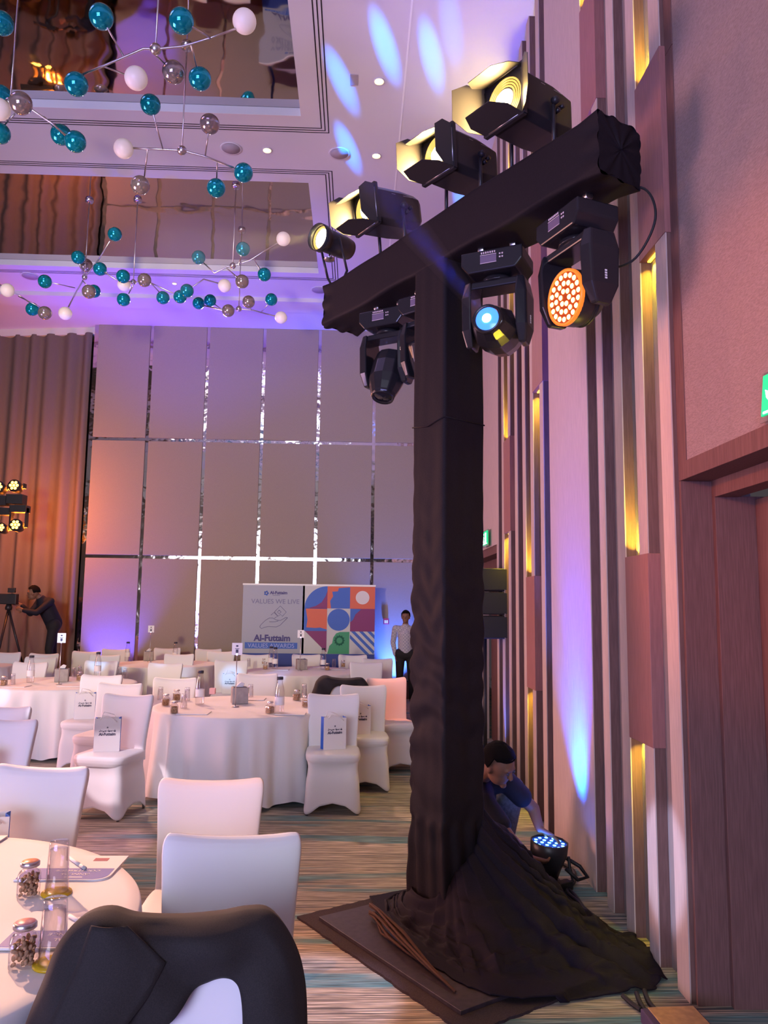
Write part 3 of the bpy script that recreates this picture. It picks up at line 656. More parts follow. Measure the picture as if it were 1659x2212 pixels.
# moving heads hanging under the bar
label_mat = mat('display_print', (.7, .55, .6), .5)
def moving_head(kind, hang, rz, tilt, label, glow=None, base_m=None, s=1.0):
    """hang = point under the bar, rz = heading of the base, tilt = head angle from straight down"""
    root = empty('moving_head_lamp', hang, rz, label, 'moving light', 'moving lights hanging under the truss bar')
    bw, bdp, bh = .34*s, .24*s, .12*s
    z0 = -.07
    bb = MB(); o_ = [(-bw/2, 0), (bw/2, 0), (bw/2, -bh*.6), (bw/2-.04, -bh), (-bw/2+.04, -bh), (-bw/2, -bh*.6)]
    bb.prism([(x, z+z0) for x, z in o_], -bdp/2, bdp/2)
    base = bb.build('base', base_m or M['blackgloss'], root, bevel=.008)
    pn = MB()
    pn.b2((-.06*s, -bdp/2-.003, z0-.075*s), (.03*s, -bdp/2, z0-.035*s)); pn.build('display', mat('display_glass', (.18, .13, .20), .2), base)
    tx = MB()
    for (x0, z_) in ((-.06, -.033), (-.06, -.078)): tx.b2((x0*s, -bdp/2-.004, z0+z_*s), ((x0+.09)*s, -bdp/2-.002, z0+(z_+.003)*s))
    for k in range(7): tx.b2((-.055*s+k*.012*s, -bdp/2-.004, z0-.024*s), (-.048*s+k*.012*s, -bdp/2-.002, z0-.014*s))
    for k in range(4): tx.b2((.045*s+(k%2)*.014*s, -bdp/2-.004, z0-(.040+.018*(k//2))*s), (.053*s+(k%2)*.014*s, -bdp/2-.002, z0-(.032+.018*(k//2))*s))
    tx.build('button', label_mat, base)
    for sx in (-.09, .09):
        cl = MB()
        cl.box((sx*s, 0, z0+.008), (.03, .13, .016)); cl.cyl((sx*s, 0, z0), (sx*s, 0, -.005), .009); cl.lathe([(.022, -.016), (.022, .016)], Matrix.Translation((sx*s, 0, -.012)) @ Matrix.Rotation(PI/2, 4, 'Y'), 12)
        cl.build('clamp', M['steel'], root, bevel=.002)
    zy = z0-bh
    pv = -.30*s if kind == 'wash' else -.30*s      # pivot below the yoke top
    yk = MB(); yk.lathe([(.07*s, 0), (.09*s, -.02), (.085*s, -.035)], Matrix.Translation((0, 0, zy)), 24)
    hw = .165*s if kind == 'wash' else .135*s
    yk.prism([(-hw+.01, zy-.03), (hw-.01, zy-.03), (hw+.01, zy-.07*s), (-hw-.01, zy-.07*s)], -.07*s, .07*s)
    yoke = yk.build('yoke', M['blackgloss'], root, bevel=.012)
    for sg in (-1, 1):
        a_ = MB(); x0 = sg*hw
        V = []
        for (z_, w_, t_) in ((zy-.03, .085, .03), (zy-.12*s, .105, .046), (zy+pv, .095, .046), (zy+pv-.09*s, .05, .03)):
            V += [(x0-sg*t_*.3, -w_*s, z_), (x0+sg*t_, -w_*s*.8, z_), (x0+sg*t_, w_*s*.8, z_), (x0-sg*t_*.3, w_*s, z_)]
        fs = [(0,1,2,3), (12,15,14,13)]
        for i in range(3):
            for k in range(4): fs.append((i*4+k, i*4+(k+1)%4, (i+1)*4+(k+1)%4, (i+1)*4+k))
        a_._add(V, fs); arm = a_.build('yoke_arm', M['blackgloss'], root, bevel=.01)
        tl = MB()
        for k in range(4): tl.b2((x0+sg*(.045), -.006, zy+pv+.02+k*.012), (x0+sg*(.048), .006, zy+pv+.028+k*.012))
        tl.build('arm_logo', M['white_card'], arm)
    Hm = Matrix.Translation((0, 0, zy+pv)) @ Matrix.Rotation(tilt, 4, 'X')   # head local: light leaves along -z
    hd = MB()
    if kind == 'wash':
        R_ = .135*s
        hd.lathe([(.04, .11), (.08*s, .10), (.115*s, .05), (R_, 0), (R_, -.06), (R_*.97, -.072)], Hm, 36)
        for k in range(6): hd.lathe([(R_*.93, .04-k*.016), (R_*.99, .036-k*.016), (R_*.93, .03-k*.016)], Hm, 36, False)
        head = hd.build('head', M['blackmetal'], root)
        MB().lathe([(R_*.90, -.073), (R_*.93, -.082), (R_, -.078), (R_, -.06)], Hm, 40, False).build('rim_ring', mat('orange_rim', (.8, .2, .02), .3, emit=1.2, ecol=(1, .22, .02)), head)
        fp = MB().lathe([(0, -.0735), (R_*.95, -.0735)], Hm, 36, False).build('lens_plate', mat('wash_plate', (.25, .04, .01), .25, emit=.35, ecol=(1, .10, .005)), head)
        cell_m = glow
        cells = [(0, 0)]
        cells = []
        for ring, n_, ph in ((.036, 6, .26), (.074, 12, 0), (.112, 18, .0)):
            for k in range(n_): cells.append((ring*R_/.135*math.cos(2*PI*k/n_+ph), ring*R_/.135*math.sin(2*PI*k/n_+ph)))
        for cx_, cy_ in cells:
            MB().lathe([(0, -.081), (.009*s, -.080), (.0128*s, -.075)], Hm @ Matrix.Translation((cx_*.93, cy_*.93, 0)), 12, False).build('led_cell', cell_m, head)
    else:
        secs = [(.15, .075), (.135, .10), (.05, .115), (-.06, .118), (-.12, .10), (-.17, .082), (-.19, .078)]
        V = []
        for z_, r in secs: V += [(r*s*(1.12 if k % 2 == 0 else 1)*math.cos(2*PI*k/12+PI/12), r*s*math.sin(2*PI*k/12+PI/12)*1.0, z_*s) for k in range(12)]
        fs = [tuple(range(12)), tuple(reversed(range(72, 84)))]
        for i in range(6):
            for k in range(12): fs.append((i*12+k, i*12+(k+1)%12, (i+1)*12+(k+1)%12, (i+1)*12+k))
        hd._add(V, fs, Hm)
        head = hd.build('head', M['blackgloss'], root, bevel=.006)
        MB().lathe([(.062*s, -.192*s), (.074*s, -.205*s), (.078*s, -.19*s)], Hm, 28, False).build('lens_ring', M['blackgloss'], head)
        MB().lathe([(0, -.200*s), (.04*s, -.197*s), (.064*s, -.190*s)], Hm, 28, False).build('lens', glow or mat('dark_lens', (.01, .01, .02), .05), head)
        if glow: MB().lathe([(0, -.204*s), (.024*s, -.2015*s)], Hm, 20, False).build('lens_core', mat('blue_core', (1, 1, 1), emit=30, ecol=(.45, .75, 1)), head)
    return root, Hm
def under(px, b_=0): return on_bar(px, ZB, b_)
orange = mat('orange_led', (1, .5, .1), emit=9, ecol=(1, .56, .18)); blueg = mat('blue_lens', (.05, .2, 1), .1, emit=3.0, ecol=(.05, .22, 1))
HEADS = dict(
    wash=(Vector(T(.98, .0, ZB)), -1.20, -1.50, 'moving wash light with orange honeycomb of lit leds, at the wall end'),
    blue=(Vector(T(.42, .0, ZB)), -.47, -1.60, 'moving spot light with shining blue lens, right of the column'),
    dark=(Vector(T(-.62, .0, ZB)), -.55, -.35, 'unlit moving light pointing down, under the far end of the bar'),
    hid=(Vector(T(-.25, .05, ZB)), -.75, .5, 'unlit moving light half hidden behind the draped column'))
h_ = HEADS['wash']; moving_head('wash', h_[0], h_[1], h_[2], h_[3], orange)
h_ = HEADS['blue']; rb, Hb = moving_head('spot', h_[0], h_[1], h_[2], h_[3], blueg)
h_ = HEADS['dark']; moving_head('spot', h_[0], h_[1], h_[2], h_[3], None, None, .95)
h_ = HEADS['hid']; moving_head('spot', h_[0], h_[1], h_[2], h_[3], None, None, .95)
tag(cable([T(1.1, .1, ZB+.05), T(1.26, .16, ZB+.0), T(1.30, .18, ZB-.16), T(1.20, .16, ZB-.32), T(1.05, .14, ZB-.33)], .006, '').build('cable', M['rubber']), 'black cable looping down from the bar to the orange wash light', 'cable', 'cables hanging from the bar')

# ------------------------------------------------------------------ covered banquet chairs
def sup(t, hx, hy, e):
    a = 2*PI*t; c, s_ = math.cos(a), math.sin(a)
    return hx*math.copysign(abs(c)**e, c), hy*math.copysign(abs(s_)**e, s_)
def zc_(z): return z if z < .47 else .47+(z-.47)*.885
def make_chair():
    root = empty('banquet_chair', (0, 0, 0), 0, 'chair', 'chair', 'white covered banquet chairs')
    prof = [(.40, .93, .9), (.47, .90, 1), (.56, .90, 1.0), (.70, .93, 1), (.82, .965, 1), (.90, .99, 1), (.93, .99, .95), (.95, .975, .8), (.962, .95, .55), (.968, .92, .28), (.970, .90, .03)]
    def bk(u, v):
        f = v*(len(prof)-1); i = min(int(f), len(prof)-2); g = f-i
        z, kw, kd = [prof[i][q]*(1-g)+prof[i+1][q]*g for q in range(3)]
        x, y = sup(u, .232*kw, .033*kd, .42)
        k = max(0, (z-.62)/.35)
        z2 = z+(.024*abs(x/.22)**2.2-.012)*k
        if abs(x) > .19: z2 -= .18*(abs(x)-.19)**1.0*k
        return (x, y+.175+.085*((z-.40)/.57)**1.3-.022*(x/.22)**2, zc_(z2))
    MB().grid(bk, 56, 40, True).build('backrest', M['spandex'], root)
    sp = [(.405, .93), (.43, .985), (.455, 1.0), (.472, .985), (.481, .95), (.486, .88), (.490, .6), (.492, .02)]
    def st(u, v):
        f = v*(len(sp)-1); i = min(int(f), len(sp)-2); g = f-i; z, k = [sp[i][q]*(1-g)+sp[i+1][q]*g for q in range(2)]
        x, y = sup(u, .228*k, .228*k, .38); return (x, y-.02, z)
    MB().grid(st, 56, 21, True).build('seat', M['spandex'], root)
    def sk(u, v):
        x, y = sup(u, 1, 1, .34); corner = abs(math.sin(4*PI*u))**1.0
        hem = .012+.085*(1-corner)**1.3*(1 if abs(y) > .9 else .9)
        z = .445*(1-v)+hem*v; q = 1-z/.445
        hx = .222-.022*math.exp(-((z-.36)/.07)**2)*(1-.5*corner)+.016*q
        hy = .218-.02*math.exp(-((z-.36)/.07)**2)*(1-.5*corner)+.020*q
        pull = .020*(1-corner)*math.sin(PI*min(1, q))
        return (x*(hx-pull), y*(hy-pull)-.015+.012*q*(1 if y > 0 else 0), z)
    MB().grid(sk, 64, 22, True).build('skirt', M['spandex'], root, solid=.003)
    for sx in (-1, 1):
        for sy in (-1, 1): MB().cyl((sx*.205, sy*.205-.01, 0), (sx*.20, sy*.20-.01, .10), .011, .011, 8).build('leg', M['greymetal'], root)
    return root
proto = make_chair(); used = [False]
placed = {}
def put_chair(key, px, py, rz, label, zt=.903):
    p_ = fl(px, py, zt); c_, s_ = math.cos(rz), math.sin(rz)
    # back top centre sits at local (0, .26)
    loc = Vector((p_.x+s_*.25, p_.y-c_*.25, 0))
    placed[key] = (loc, rz)
    if not used[0]:
        used[0] = True; proto.location = loc; proto.rotation_euler = (0, 0, rz); proto['label'] = label; return proto
    return dup(proto, loc, rz, label)
chairs = [
 ('c0', 385, 2003, .16, 'white covered chair with a black suit jacket over its back, closest to the camera'),
 ('c1', 505, 1806, .03, 'tall plain white covered chair just behind the jacket chair'),
 ('c2', 459, 1686, .03, 'plain white covered chair directly behind the tall plain one'),
 ('c3', 96, 1658, -.14, 'white covered chair with a blue and white paper bag seen over the near table edge'),
 ('c4', 14, 1556, -.15, 'white covered chair cut by the left edge with only a blue bag corner showing'),
 ('c5', 8, 1528, -.15, 'white covered chair top peeping behind the chair cut by the left edge'),
 ('c6', 280, 1502, -.22, 'white covered chair with a large white gift bag, left of the middle table'),
 ('c7', 262, 1478, -.20, 'white covered chair tucked directly behind the one with the large gift bag'),
 ('c8', 222, 1460, -.12, 'white covered chair with gift bag at the right side of the second-row left table'),
 ('c9', 721, 1501, .04, 'white covered chair with upright gift bag beside the aisle, right of the middle table'),
 ('c10', 785, 1482, .05, 'violet-lit wrinkled white chair with gift bag behind the aisle-side one'),
 ('c11', 738, 1470, .0, 'white covered chair under a small black jacket at the middle table'),
 ('c12', 380, 1466, -.05, 'plain white covered chair behind the middle table, left of the tissue caddy'),
 ('c13', 557, 1457, .0, 'plain white covered chair behind the middle table, right of the tissue caddy'),
 ('c14', 359, 1434, -.1, 'white covered chair with a bright streak of light across its back'),
 ('c15', 500, 1428, .05, 'white covered chair glowing with blue light patches and a small bag'),
 ('c16', 388, 1414, .0, 'white covered chair against the orange far table, above the streak-lit chair'),
 ('c17', 362, 1401, .1, 'small white chair behind the orange far table near the bottles'),
 ('c18', 451, 1403, .0, 'small white chair by the end wall, left of the banner'),
 ('c19', 478, 1408, .0, 'white chair overlapping the one left of the banner'),
 ('c20', 552, 1415, .0, 'white chair in front of the banner under its blue lettering band'),
 ('c21', 662, 1415, .0, 'white chair in front of the banner behind the far tissue caddy'),
 ('c22', 762, 1416, .0, 'white chair in front of the striped corner of the banner'),
 ('c23', 815, 1424, .12, 'white chair with a light patch at the right end of the far table'),
 ('c24', 791, 1432, .05, 'white chair nearest the standing man, turned over the far table corner'),
 ('c25', 188, 1408, -.1, 'white chair below the violet wall light, beside the curtain edge'),
 ('c26', 251, 1403, .05, 'small white chair behind the far bottles, below the violet wall light'),
 ('c27', 228, 1416, -.05, 'white chair in front of the two below the violet wall light'),
 ('c28', 221, 1429, -.1, 'white chair splashed with cyan light behind the left table glasses'),
 ('c29', 97, 1413, -.1, 'farthest of the three overlapping white chairs behind the left table sign'),
 ('c30', 90, 1421, -.1, 'middle one of the three overlapping white chairs behind the left table sign'),
 ('c31', 68, 1432, -.1, 'nearest of the three overlapping white chairs behind the left table'),
 ('c32', 16, 1410, -.1, 'white chair at the left edge under the draped truss lights'),
 ('c33', 833, 1466, .3, 'beige-looking chair side visible behind the violet-lit wrinkled chair')]
for c in chairs: put_chair(*c)

# ------------------------------------------------------------------ round tables with cloths
def make_table(x, y, label, R_=.90):
    t = empty('round_table', (x, y, 0), 0, label, 'table', 'round banquet tables')
    MB().lathe([(0, .715), (R_-.01, .715), (R_-.01, .742), (0, .742)], None, 40, False).build('tabletop', M['doorwood'], t)
    for k in range(4):
        a = PI/4+k*PI/2+.35; MB().cyl((math.cos(a)*.62, math.sin(a)*.62, 0), (math.cos(a)*.58, math.sin(a)*.58, .715), .016).build('leg', M['greymetal'], t)
    return t
def make_cloth(x, y, label, seed, R_=.90, drop=.705):
    rnd = random.Random(seed); ph = [rnd.uniform(0, 6.3) for _ in range(6)]
    def f(u, v):
        a = 2*PI*u
        if v < .34:
            r = R_*v/.34; z = .748+.0015*math.sin(r*9+a*2); return (x+r*math.cos(a), y+r*math.sin(a), z)
        q = (v-.34)/.66
        if q < .06:
            r = R_+.012*math.sin(q/.06*PI/2); z = .748-.014*(1-math.cos(q/.06*PI/2)); fo = 0
        else:
            s = (q-.06)/.94; z = .734-(drop-.014)*s
            fo = s**.6*(.040*math.sin(a*19+ph[0]+1.3*math.sin(a*3+ph[1]))+.020*math.sin(a*31+ph[2]+math.sin(a*5))+.012*math.sin(a*7+ph[3]))
            r = R_+.012+.045*s+fo; z += .018*math.sin(a*17+ph[4])*s
        return (x+r*math.cos(a), y+r*math.sin(a), z)
    o = MB().grid(f, 260, 46, True).build('tablecloth', M['linen'])
    return tag(o, label, 'tablecloth', 'white floor-length tablecloths')
TB = {1: (-1.55, 2.40), 2: (-1.03, 7.46), 3: (-3.42, 9.42), 4: (-.76, 11.44), 5: (-3.0, 12.54), 6: (-5.9, 11.75)}
wh = {1: 'nearest round table holding the nut jars and notepads', 2: 'middle round table beside the aisle', 3: 'round table at the left with a sign and grey caddy',
      4: 'round table in front of the colourful banner', 5: 'orange-lit round table before the panelled wall', 6: 'round table barely in view at the left edge'}
for k, (x, y) in TB.items():
    rt_ = .90 if k == 1 else .82
    make_table(x, y, wh[k], rt_); make_cloth(x, y, 'white cloth draped over the '+wh[k].replace(' holding the nut jars and notepads', ' with nut jars'), k, rt_)

# ------------------------------------------------------------------ things on the tables
TZ = .7495
nutm = bump(mat('mixed_nuts', (.42, .24, .12), .7), (1, 1, 1), 90, .4, .002, 3, .45)
def make_jar(lidcol, s=1.0, detail=True):
    root = empty('nut_jar', (0, 0, 0), 0, 'jar', 'jar', 'small square jars of nuts')
    h = .034*s
    g = MB(); pr_ = [(0, .90), (.004, 1), (.060, 1), (.072, .85), (.078, .62), (.088, .60)]
    def jf(u, v):
        f = v*(len(pr_)-1); i = min(int(f), len(pr_)-2); q = f-i; z, k = [pr_[i][w_]*(1-q)+pr_[i+1][w_]*q for w_ in range(2)]
        x, y = sup(u, h*k, h*k, .35 if z < .07 else .8); return (x, y, z*s)
    g.grid(jf, 36, 15, True).build('glass_body', M['glass'], root)
    MB().lathe([(0, .088*s), (.027*s, .088*s), (.029*s, .090*s), (.029*s, .100*s), (.026*s, .1035*s), (0, .1035*s)], None, 28, False).build('lid', M['steel'], root)
    if lidcol: MB().lathe([(0, .1042*s), (.0235*s, .1042*s), (.024*s, .1034*s)], None, 28, False).build('lid_disc', lidcol, [c for c in children(root) if c.name.startswith('lid')][0])
    n = MB(); rnd = random.Random(5)
    if detail:
        for k in range(70):
            z = .008+.055*rnd.random(); x, y = rnd.uniform(-.024, .024), rnd.uniform(-.024, .024)
            n.ball((x*s, y*s, z*s), (.0085*s, .006*s, .005*s), 8, 6, Euler((rnd.uniform(0, 3), rnd.uniform(0, 3), rnd.uniform(0, 3))).to_matrix().to_4x4())
    else: n.box((0, 0, .032*s), (.056*s, .056*s, .056*s))
    o = n.build('nuts', nutm, root, bevel=0 if detail else .008); o['kind'] = 'stuff'
    return root
lid_o = mat('orange_lid', (.75, .28, .12), .35); lid_p = mat('rose_lid', (.50, .22, .25), .35)
def place(root, px, py, rz=0, z=TZ, label=None):
    p_ = fl(px, py, z); root.location = (p_.x, p_.y, z); root.rotation_euler = (0, 0, rz)
    if label: root['label'] = label
    return root
place(make_jar(lid_o, 1.02), 61, 1934, .35, TZ, 'square glass jar of nuts with an orange lid on the near table')
place(make_jar(lid_p, 1.02), 49, 2084, .35, TZ, 'square glass jar of nuts with a rose lid, closer to the camera')
jf_ = make_jar(None, 1.0, False)
jl = [(358, 1524, 'leftmost'), (376, 1541, 'front-left'), (381, 1513, 'back-left'), (583, 1541, 'front, beside the tall bottle'), (641, 1513, 'right back'), (660, 1527, 'right, half behind the bag chair')]
for i, (px, py, w_) in enumerate(jl):
    place(jf_ if i == 0 else dup(jf_), px, py, .3*i, TZ, 'small jar of nuts on the middle table, '+w_)
for px, py, w_ in ((573, 1446, 'front-left on the banner table'), (570, 1437, 'back-left on the banner table'), (707, 1448, 'front-right on the banner table'), (741, 1441, 'by the last glass on the banner table'), (8, 1481, 'at the left edge of the left table'), (172, 1470, 'beside the right chair of the left table')):
    place(dup(jf_), px, py, 0, TZ, 'small jar of nuts '+w_)
# inverted tumblers on coasters
yel = mat('yellow_coaster', (.85, .55, .02), .25, trans=.3)
def make_glass(coaster=True, s=1.0):
    root = empty('tumbler', (0, 0, 0), 0, 'glass', 'glass', 'upturned glasses')
    z0 = .008 if coaster else 0
    g = MB(); g.lathe([(.034*s, z0), (.0365*s, z0), (.030*s, z0+.150*s), (.028*s, z0+.156*s), (0, z0+.157*s)], None, 36, False)
    g.lathe([(.034*s, z0), (.0275*s, z0+.132*s), (0, z0+.134*s)], None, 36, False)
    g.build('glass_wall', M['glass'], root)
    if coaster: MB().lathe([(0, 0), (.046*s, 0), (.048*s, .004), (.046*s, .008), (0, .008)], None, 36, False).build('coaster', yel, root)
    return root
g1 = make_glass(); place(g1, 122, 1931, 0, TZ, 'upturned glass on a yellow coaster beside the orange-lit jar')
place(dup(g1), 112, 2085, 0, TZ, 'upturned glass on a yellow coaster beside the rose-lid jar')
g2 = make_glass(False, .8)
gl = [(397, 1529, 'front-left on the middle table'), (404, 1513, 'back-left on the middle table'), (346, 1512, 'at the left rim of the middle table'), (541, 1505, 'right of the caddy on the middle table'), (657, 1503, 'at the right rim of the middle table'),
      (721, 1441, 'right on the banner table'), (752, 1437, 'far right on the banner table'), (537, 1440, 'left on the banner table'), (583, 1440, 'between the jars on the banner table'),
      (27, 1479, 'far left on the left table'), (160, 1462, 'right of the caddy on the left table'), (172, 1458, 'right again of the caddy on the left table'), (258, 1462, 'at the right rim of the left table'), (270, 1466, 'touching the right rim of the left table'),
      (281, 1428, 'left on the orange-lit table'), (396, 1431, 'right on the orange-lit table')]
for i, (px, py, w_) in enumerate(gl): place(g2 if i == 0 else dup(g2), px, py, 0, TZ, 'small upturned glass '+w_)
# bottles
capm = mat('dark_cap', (.03, .03, .05), .35)
def make_bottle(s=1.0):
    root = empty('water_bottle', (0, 0, 0), 0, 'b', 'bottle', 'tall glass water bottles')
    MB().lathe([(0, 0), (.040*s, 0), (.042*s, .01), (.042*s, .17*s), (.036*s, .215*s), (.026*s, .25*s), (.024*s, .285*s), (0, .285*s)], None, 28, False).build('glass_body', M['glass'], root)
    MB().lathe([(0, .285*s), (.028*s, .285*s), (.028*s, .31*s), (0, .312*s)], None, 20, False).build('cap', capm, root)
    MB().lathe([(.0425*s, .07*s), (.0425*s, .14*s)], None, 28, False).build('paper_label', M['white_card'], root)
    return root
b1 = make_bottle()
for i, (px, py, w_) in enumerate([(603, 1540, 'tall water bottle at the front of the middle table'), (431, 1521, 'water bottle left of the caddy on the middle table'), (594, 1444, 'taller of the two bottles left on the banner table'),
    (585, 1441, 'shorter-looking bottle tucked left on the banner table'), (698, 1446, 'water bottle right of the sign on the banner table'), (65, 1474, 'water bottle on the left table before three chairs'),
    (275, 1428, 'water bottle on the orange-lit table below the violet light'), (378, 1428, 'water bottle on the orange-lit table by the mirror rail'), (210, 1462, 'bottle in front of the cyan-splashed chair')]):
    place(b1 if i == 0 else dup(b1), px, py, 0, TZ, w_)
# tissue caddies and table signs
cadm = bump(mat('caddy_board', (.36, .32, .30), .6), (1, 1, 1), 20, .1, .001, 3, .1)
def make_caddy():
    root = empty('table_caddy', (0, 0, 0), 0, 'c', 'caddy', 'grey boxes in the table centres')
    MB().b2((-.075, -.075, 0), (.075, .075, .15)).build('box', cadm, root, bevel=.004)
    MB().b2((-.06, -.06, .150), (.06, .06, .153)).build('top_inset', M['ink'], root)
    MB().prism([(-.04, .153), (.03, .153), (.045, .185), (.01, .20), (-.02, .178)], -.015, .02).build('tissue', M['white_card'], root, bevel=.004)
    return root
def make_sign():
    root = empty('table_sign', (0, 0, 0), 0, 's', 'table sign', 'card signs on tall rods')
    MB().lathe([(0, 0), (.035, 0), (.035, .006), (.004, .01)], None, 20, False).build('base', M['steel'], root)
    MB().cyl((0, 0, .008), (0, 0, .50), .004).build('rod', M['steel'], root)
    cd = MB().b2((-.048, -.002, .47), (.048, .002, .58)).build('card', M['white_card'], root)
    MB().b2((-.01, -.0035, .545), (.01, -.002, .56)).b2((-.02, -.0035, .525), (.02, -.002, .53)).b2((-.012, -.0035, .49), (.012, -.002, .52)).build('print', M['ink'], cd)
    MB().box((0, 0, .475), (.016, .012, .02)).build('clip', M['steel'], root)
    return root
cd0, sg0 = make_caddy(), make_sign()
for i, (cx_, cy_, sx, sy, w_) in enumerate([(517, 1519, 508, 1527, 'middle table'), (133, 1472, 127, 1478, 'left table'), (651, 1446, 648, 1449, 'banner table'), (320, 1427, 323, 1430, 'orange-lit table')]):
    place(cd0 if i == 0 else dup(cd0), cx_, cy_, .25, TZ, 'grey tissue caddy on the '+w_)
    place(sg0 if i == 0 else dup(sg0), sx, sy, 0, TZ, 'white card sign on a thin rod on the '+w_)
p = fl(459, 1499, TZ); tag(MB().b2((p.x-.03, p.y-.03, TZ), (p.x+.03, p.y+.03, TZ+.06)).build('favour_box', mat('pink_box', (.8, .45, .5), .5), None, bevel=.004), 'tiny pink cube box at the back of the middle table', 'box')
# notepads
def text(body, size, m_, parent, M4, name='lettering', bold=0, ax_='CENTER'):
    cu_ = bpy.data.curves.new(name, 'FONT'); cu_.body = body; cu_.size = size; cu_.align_x = ax_; cu_.align_y = 'CENTER'; cu_.extrude = .0006; cu_.offset = bold
    to = bpy.data.objects.new('tmp', cu_); COL.objects.link(to); dg = bpy.context.evaluated_depsgraph_get(); me = bpy.data.meshes.new_from_object(to.evaluated_get(dg)); bpy.data.objects.remove(to)
    me.materials.clear(); me.materials.append(m_); o = bpy.data.objects.new(name, me); COL.objects.link(o); o.parent = parent; o.matrix_local = M4; return o
padblue = mat('pad_band', (.16, .18, .50), .5); padred = mat('pad_red', (.35, .08, .10), .5)
def notepad(px, py, w_, d_, rz, label):
    p_ = fl(px, py, TZ); root = empty('notepad', (p_.x, p_.y, TZ), rz, label, 'notepad', 'notepads on the near table')
    def rr(x0, y0, x1, y1, r):     # near left... rounded near right corner
        pts = [(x0, y0), (x1-r, y0)]+[(x1-r+r*math.sin(k*PI/16), y0+r-r*math.cos(k*PI/16)) for k in range(1, 9)]+[(x1, y1), (x0, y1)]; return pts
    X = Matrix(((1,0,0,0),(0,0,1,0),(0,1,0,0),(0,0,0,1)))
    MB().prism(rr(-w_, -d_, 0, 0, .05), 0, .006, X).build('paper_block', M['white_card'], root)
    MB().prism(rr(-w_+.004, -d_+.006, -.008, -d_*.56, .045), .0061, .0068, X).build('blue_band', padblue, root)
    F_ = Matrix.Rotation(PI, 4, 'Z')
    text('ANNUAL', .024, M['white_card'], root, Matrix.Translation((-.125, -d_*.80, .0072)) @ F_)
    text('CONFERENCE', .024, M['white_card'], root, Matrix.Translation((-.125, -d_*.66, .0072)) @ F_)
    MB().b2((-.15, -d_*.93, .0068), (-.09, -d_*.90, .0074)).build('small_print', M['white_card'], root)
    MB().b2((-.11, -d_*.24, .0062), (-.06, -d_*.12, .0068)).build('emblem', padred, root)
    return root
n1_ = notepad(278, 1852, .31, .255, 0, 'white notepad with a blue band on the near table, farther one')
n2_ = notepad(297, 1973, .31, .255, 0, 'white notepad with a blue band half under the black jacket sleeve')
n3_ = notepad(17, 1808, .31, .235, 0, 'notepad corner at the far left rim of the near table')
for px0, py0, px1, py1, w_ in ((150, 1853, 184, 1876, 'farther'), (150, 1978, 190, 2000, 'nearer')):
    a_, c_ = fl(px0, py0, TZ+.012), fl(px1, py1, TZ+.012)
    pn = empty('pen', a_, 0, 'white pen lying on the %s notepad' % w_, 'pen', 'white pens on the notepads')
    MB().cyl((0, 0, 0), (c_-a_)*.72, .0055, .006, 12).build('barrel', M['white_card'], pn); MB().cyl((c_-a_)*.72, c_-a_, .0065, .0065, 12).build('grip', mat('pen_grip', (.75, .85, .85), .3), pn)
for i, (px, py, w_) in enumerate([(432, 1541, 'front left on the middle table'), (640, 1542, 'front right on the middle table'), (555, 1511, 'behind the caddy on the middle table'), (690, 1441, 'before the sign on the banner table'), (735, 1446, 'right on the banner table'), (612, 1447, 'left on the banner table'), (165, 1482, 'right on the left table'), (45, 1483, 'left on the left table')]):
    p_ = fl(px, py, TZ); o = MB().b2((-.13, -.10, 0), (.13, .10, .006)).build('notepad', M['white_card']); o.location = (p_.x-.05, p_.y, TZ+.001)
    tag(o, 'flat white notepad '+w_, 'notepad', 'flat notepads on the far tables')

# ------------------------------------------------------------------ gift bags
def make_bag():
    root = empty('gift_bag', (0, 0, 0), 0, 'bag', 'gift bag', 'white gift bags on the chair seats')
    w2, h_2, dd = .10, .265, .035
    bd_ = MB()._add([(-w2, -dd, 0), (w2, -dd, 0), (w2, -dd, h_2*.97), (-w2, -dd, h_2)], [(0, 1, 2, 3)])
    bd_._add([(w2, dd, 0), (-w2, dd, 0), (-w2, dd, h_2), (w2, dd, h_2)], [(0, 1, 2, 3)])
    bd_.build('bag_body', M['white_card'], root, solid=.0015)
    for sx in (-1, 1): MB()._add([(sx*w2, -dd, 0), (sx*(w2-.012), 0, 0), (sx*(w2-.018), 0, h_2), (sx*w2, -dd, h_2*.98)], [(0, 1, 2, 3)])._add([(sx*(w2-.012), 0, 0), (sx*w2, dd, 0), (sx*w2, dd, h_2), (sx*(w2-.018), 0, h_2)], [(0, 1, 2, 3)]).build('side_gusset', M['blue_card'], root, solid=.0015)
    for sy, dz in ((-1, .0), (1, .02)):
        MB().tube([(-.06, sy*dd, h_2*.95), (-.04, sy*dd*1.2, h_2+.02+dz), (0, sy*dd*.7, h_2+.012+dz), (.04, sy*dd*1.5, h_2-.005+dz), (.07, sy*dd*1.6, h_2-.03)], .004, 6).build('handle', M['white_card'], root)
    F_ = Matrix.Translation((0, -dd-.002, .155)) @ Matrix.Rotation(PI/2, 4, 'X')
    text('Al-Futtaim', .030, M['ink'], root, F_ @ Matrix.Translation((0, -.018, 0)), bold=.0012)
    sw = MB()
    for k in range(9): sw.b2((-.065+k*.0145, -dd-.003, .158+.003*math.sin(k*2.1)), (-.065+k*.0145+.012, -dd-.0015, .162+.004*abs(math.sin(k*1.7))))
    for k in (0, 3, 7): sw.b2((.055-k*.016, -dd-.003, .16), (.058-k*.016, -dd-.0015, .174))
    sw.build('script_print', M['ink'], root)
    st_ = MB()
    for k in range(5): st_.b2((-.0015, -dd-.003, 0), (.0015, -dd-.0015, .008), Matrix.Translation((0, 0, .190)) @ Matrix.Rotation(k*2*PI/5, 4, 'Y'))
    st_.build('emblem', M['ink'], root)
    return root
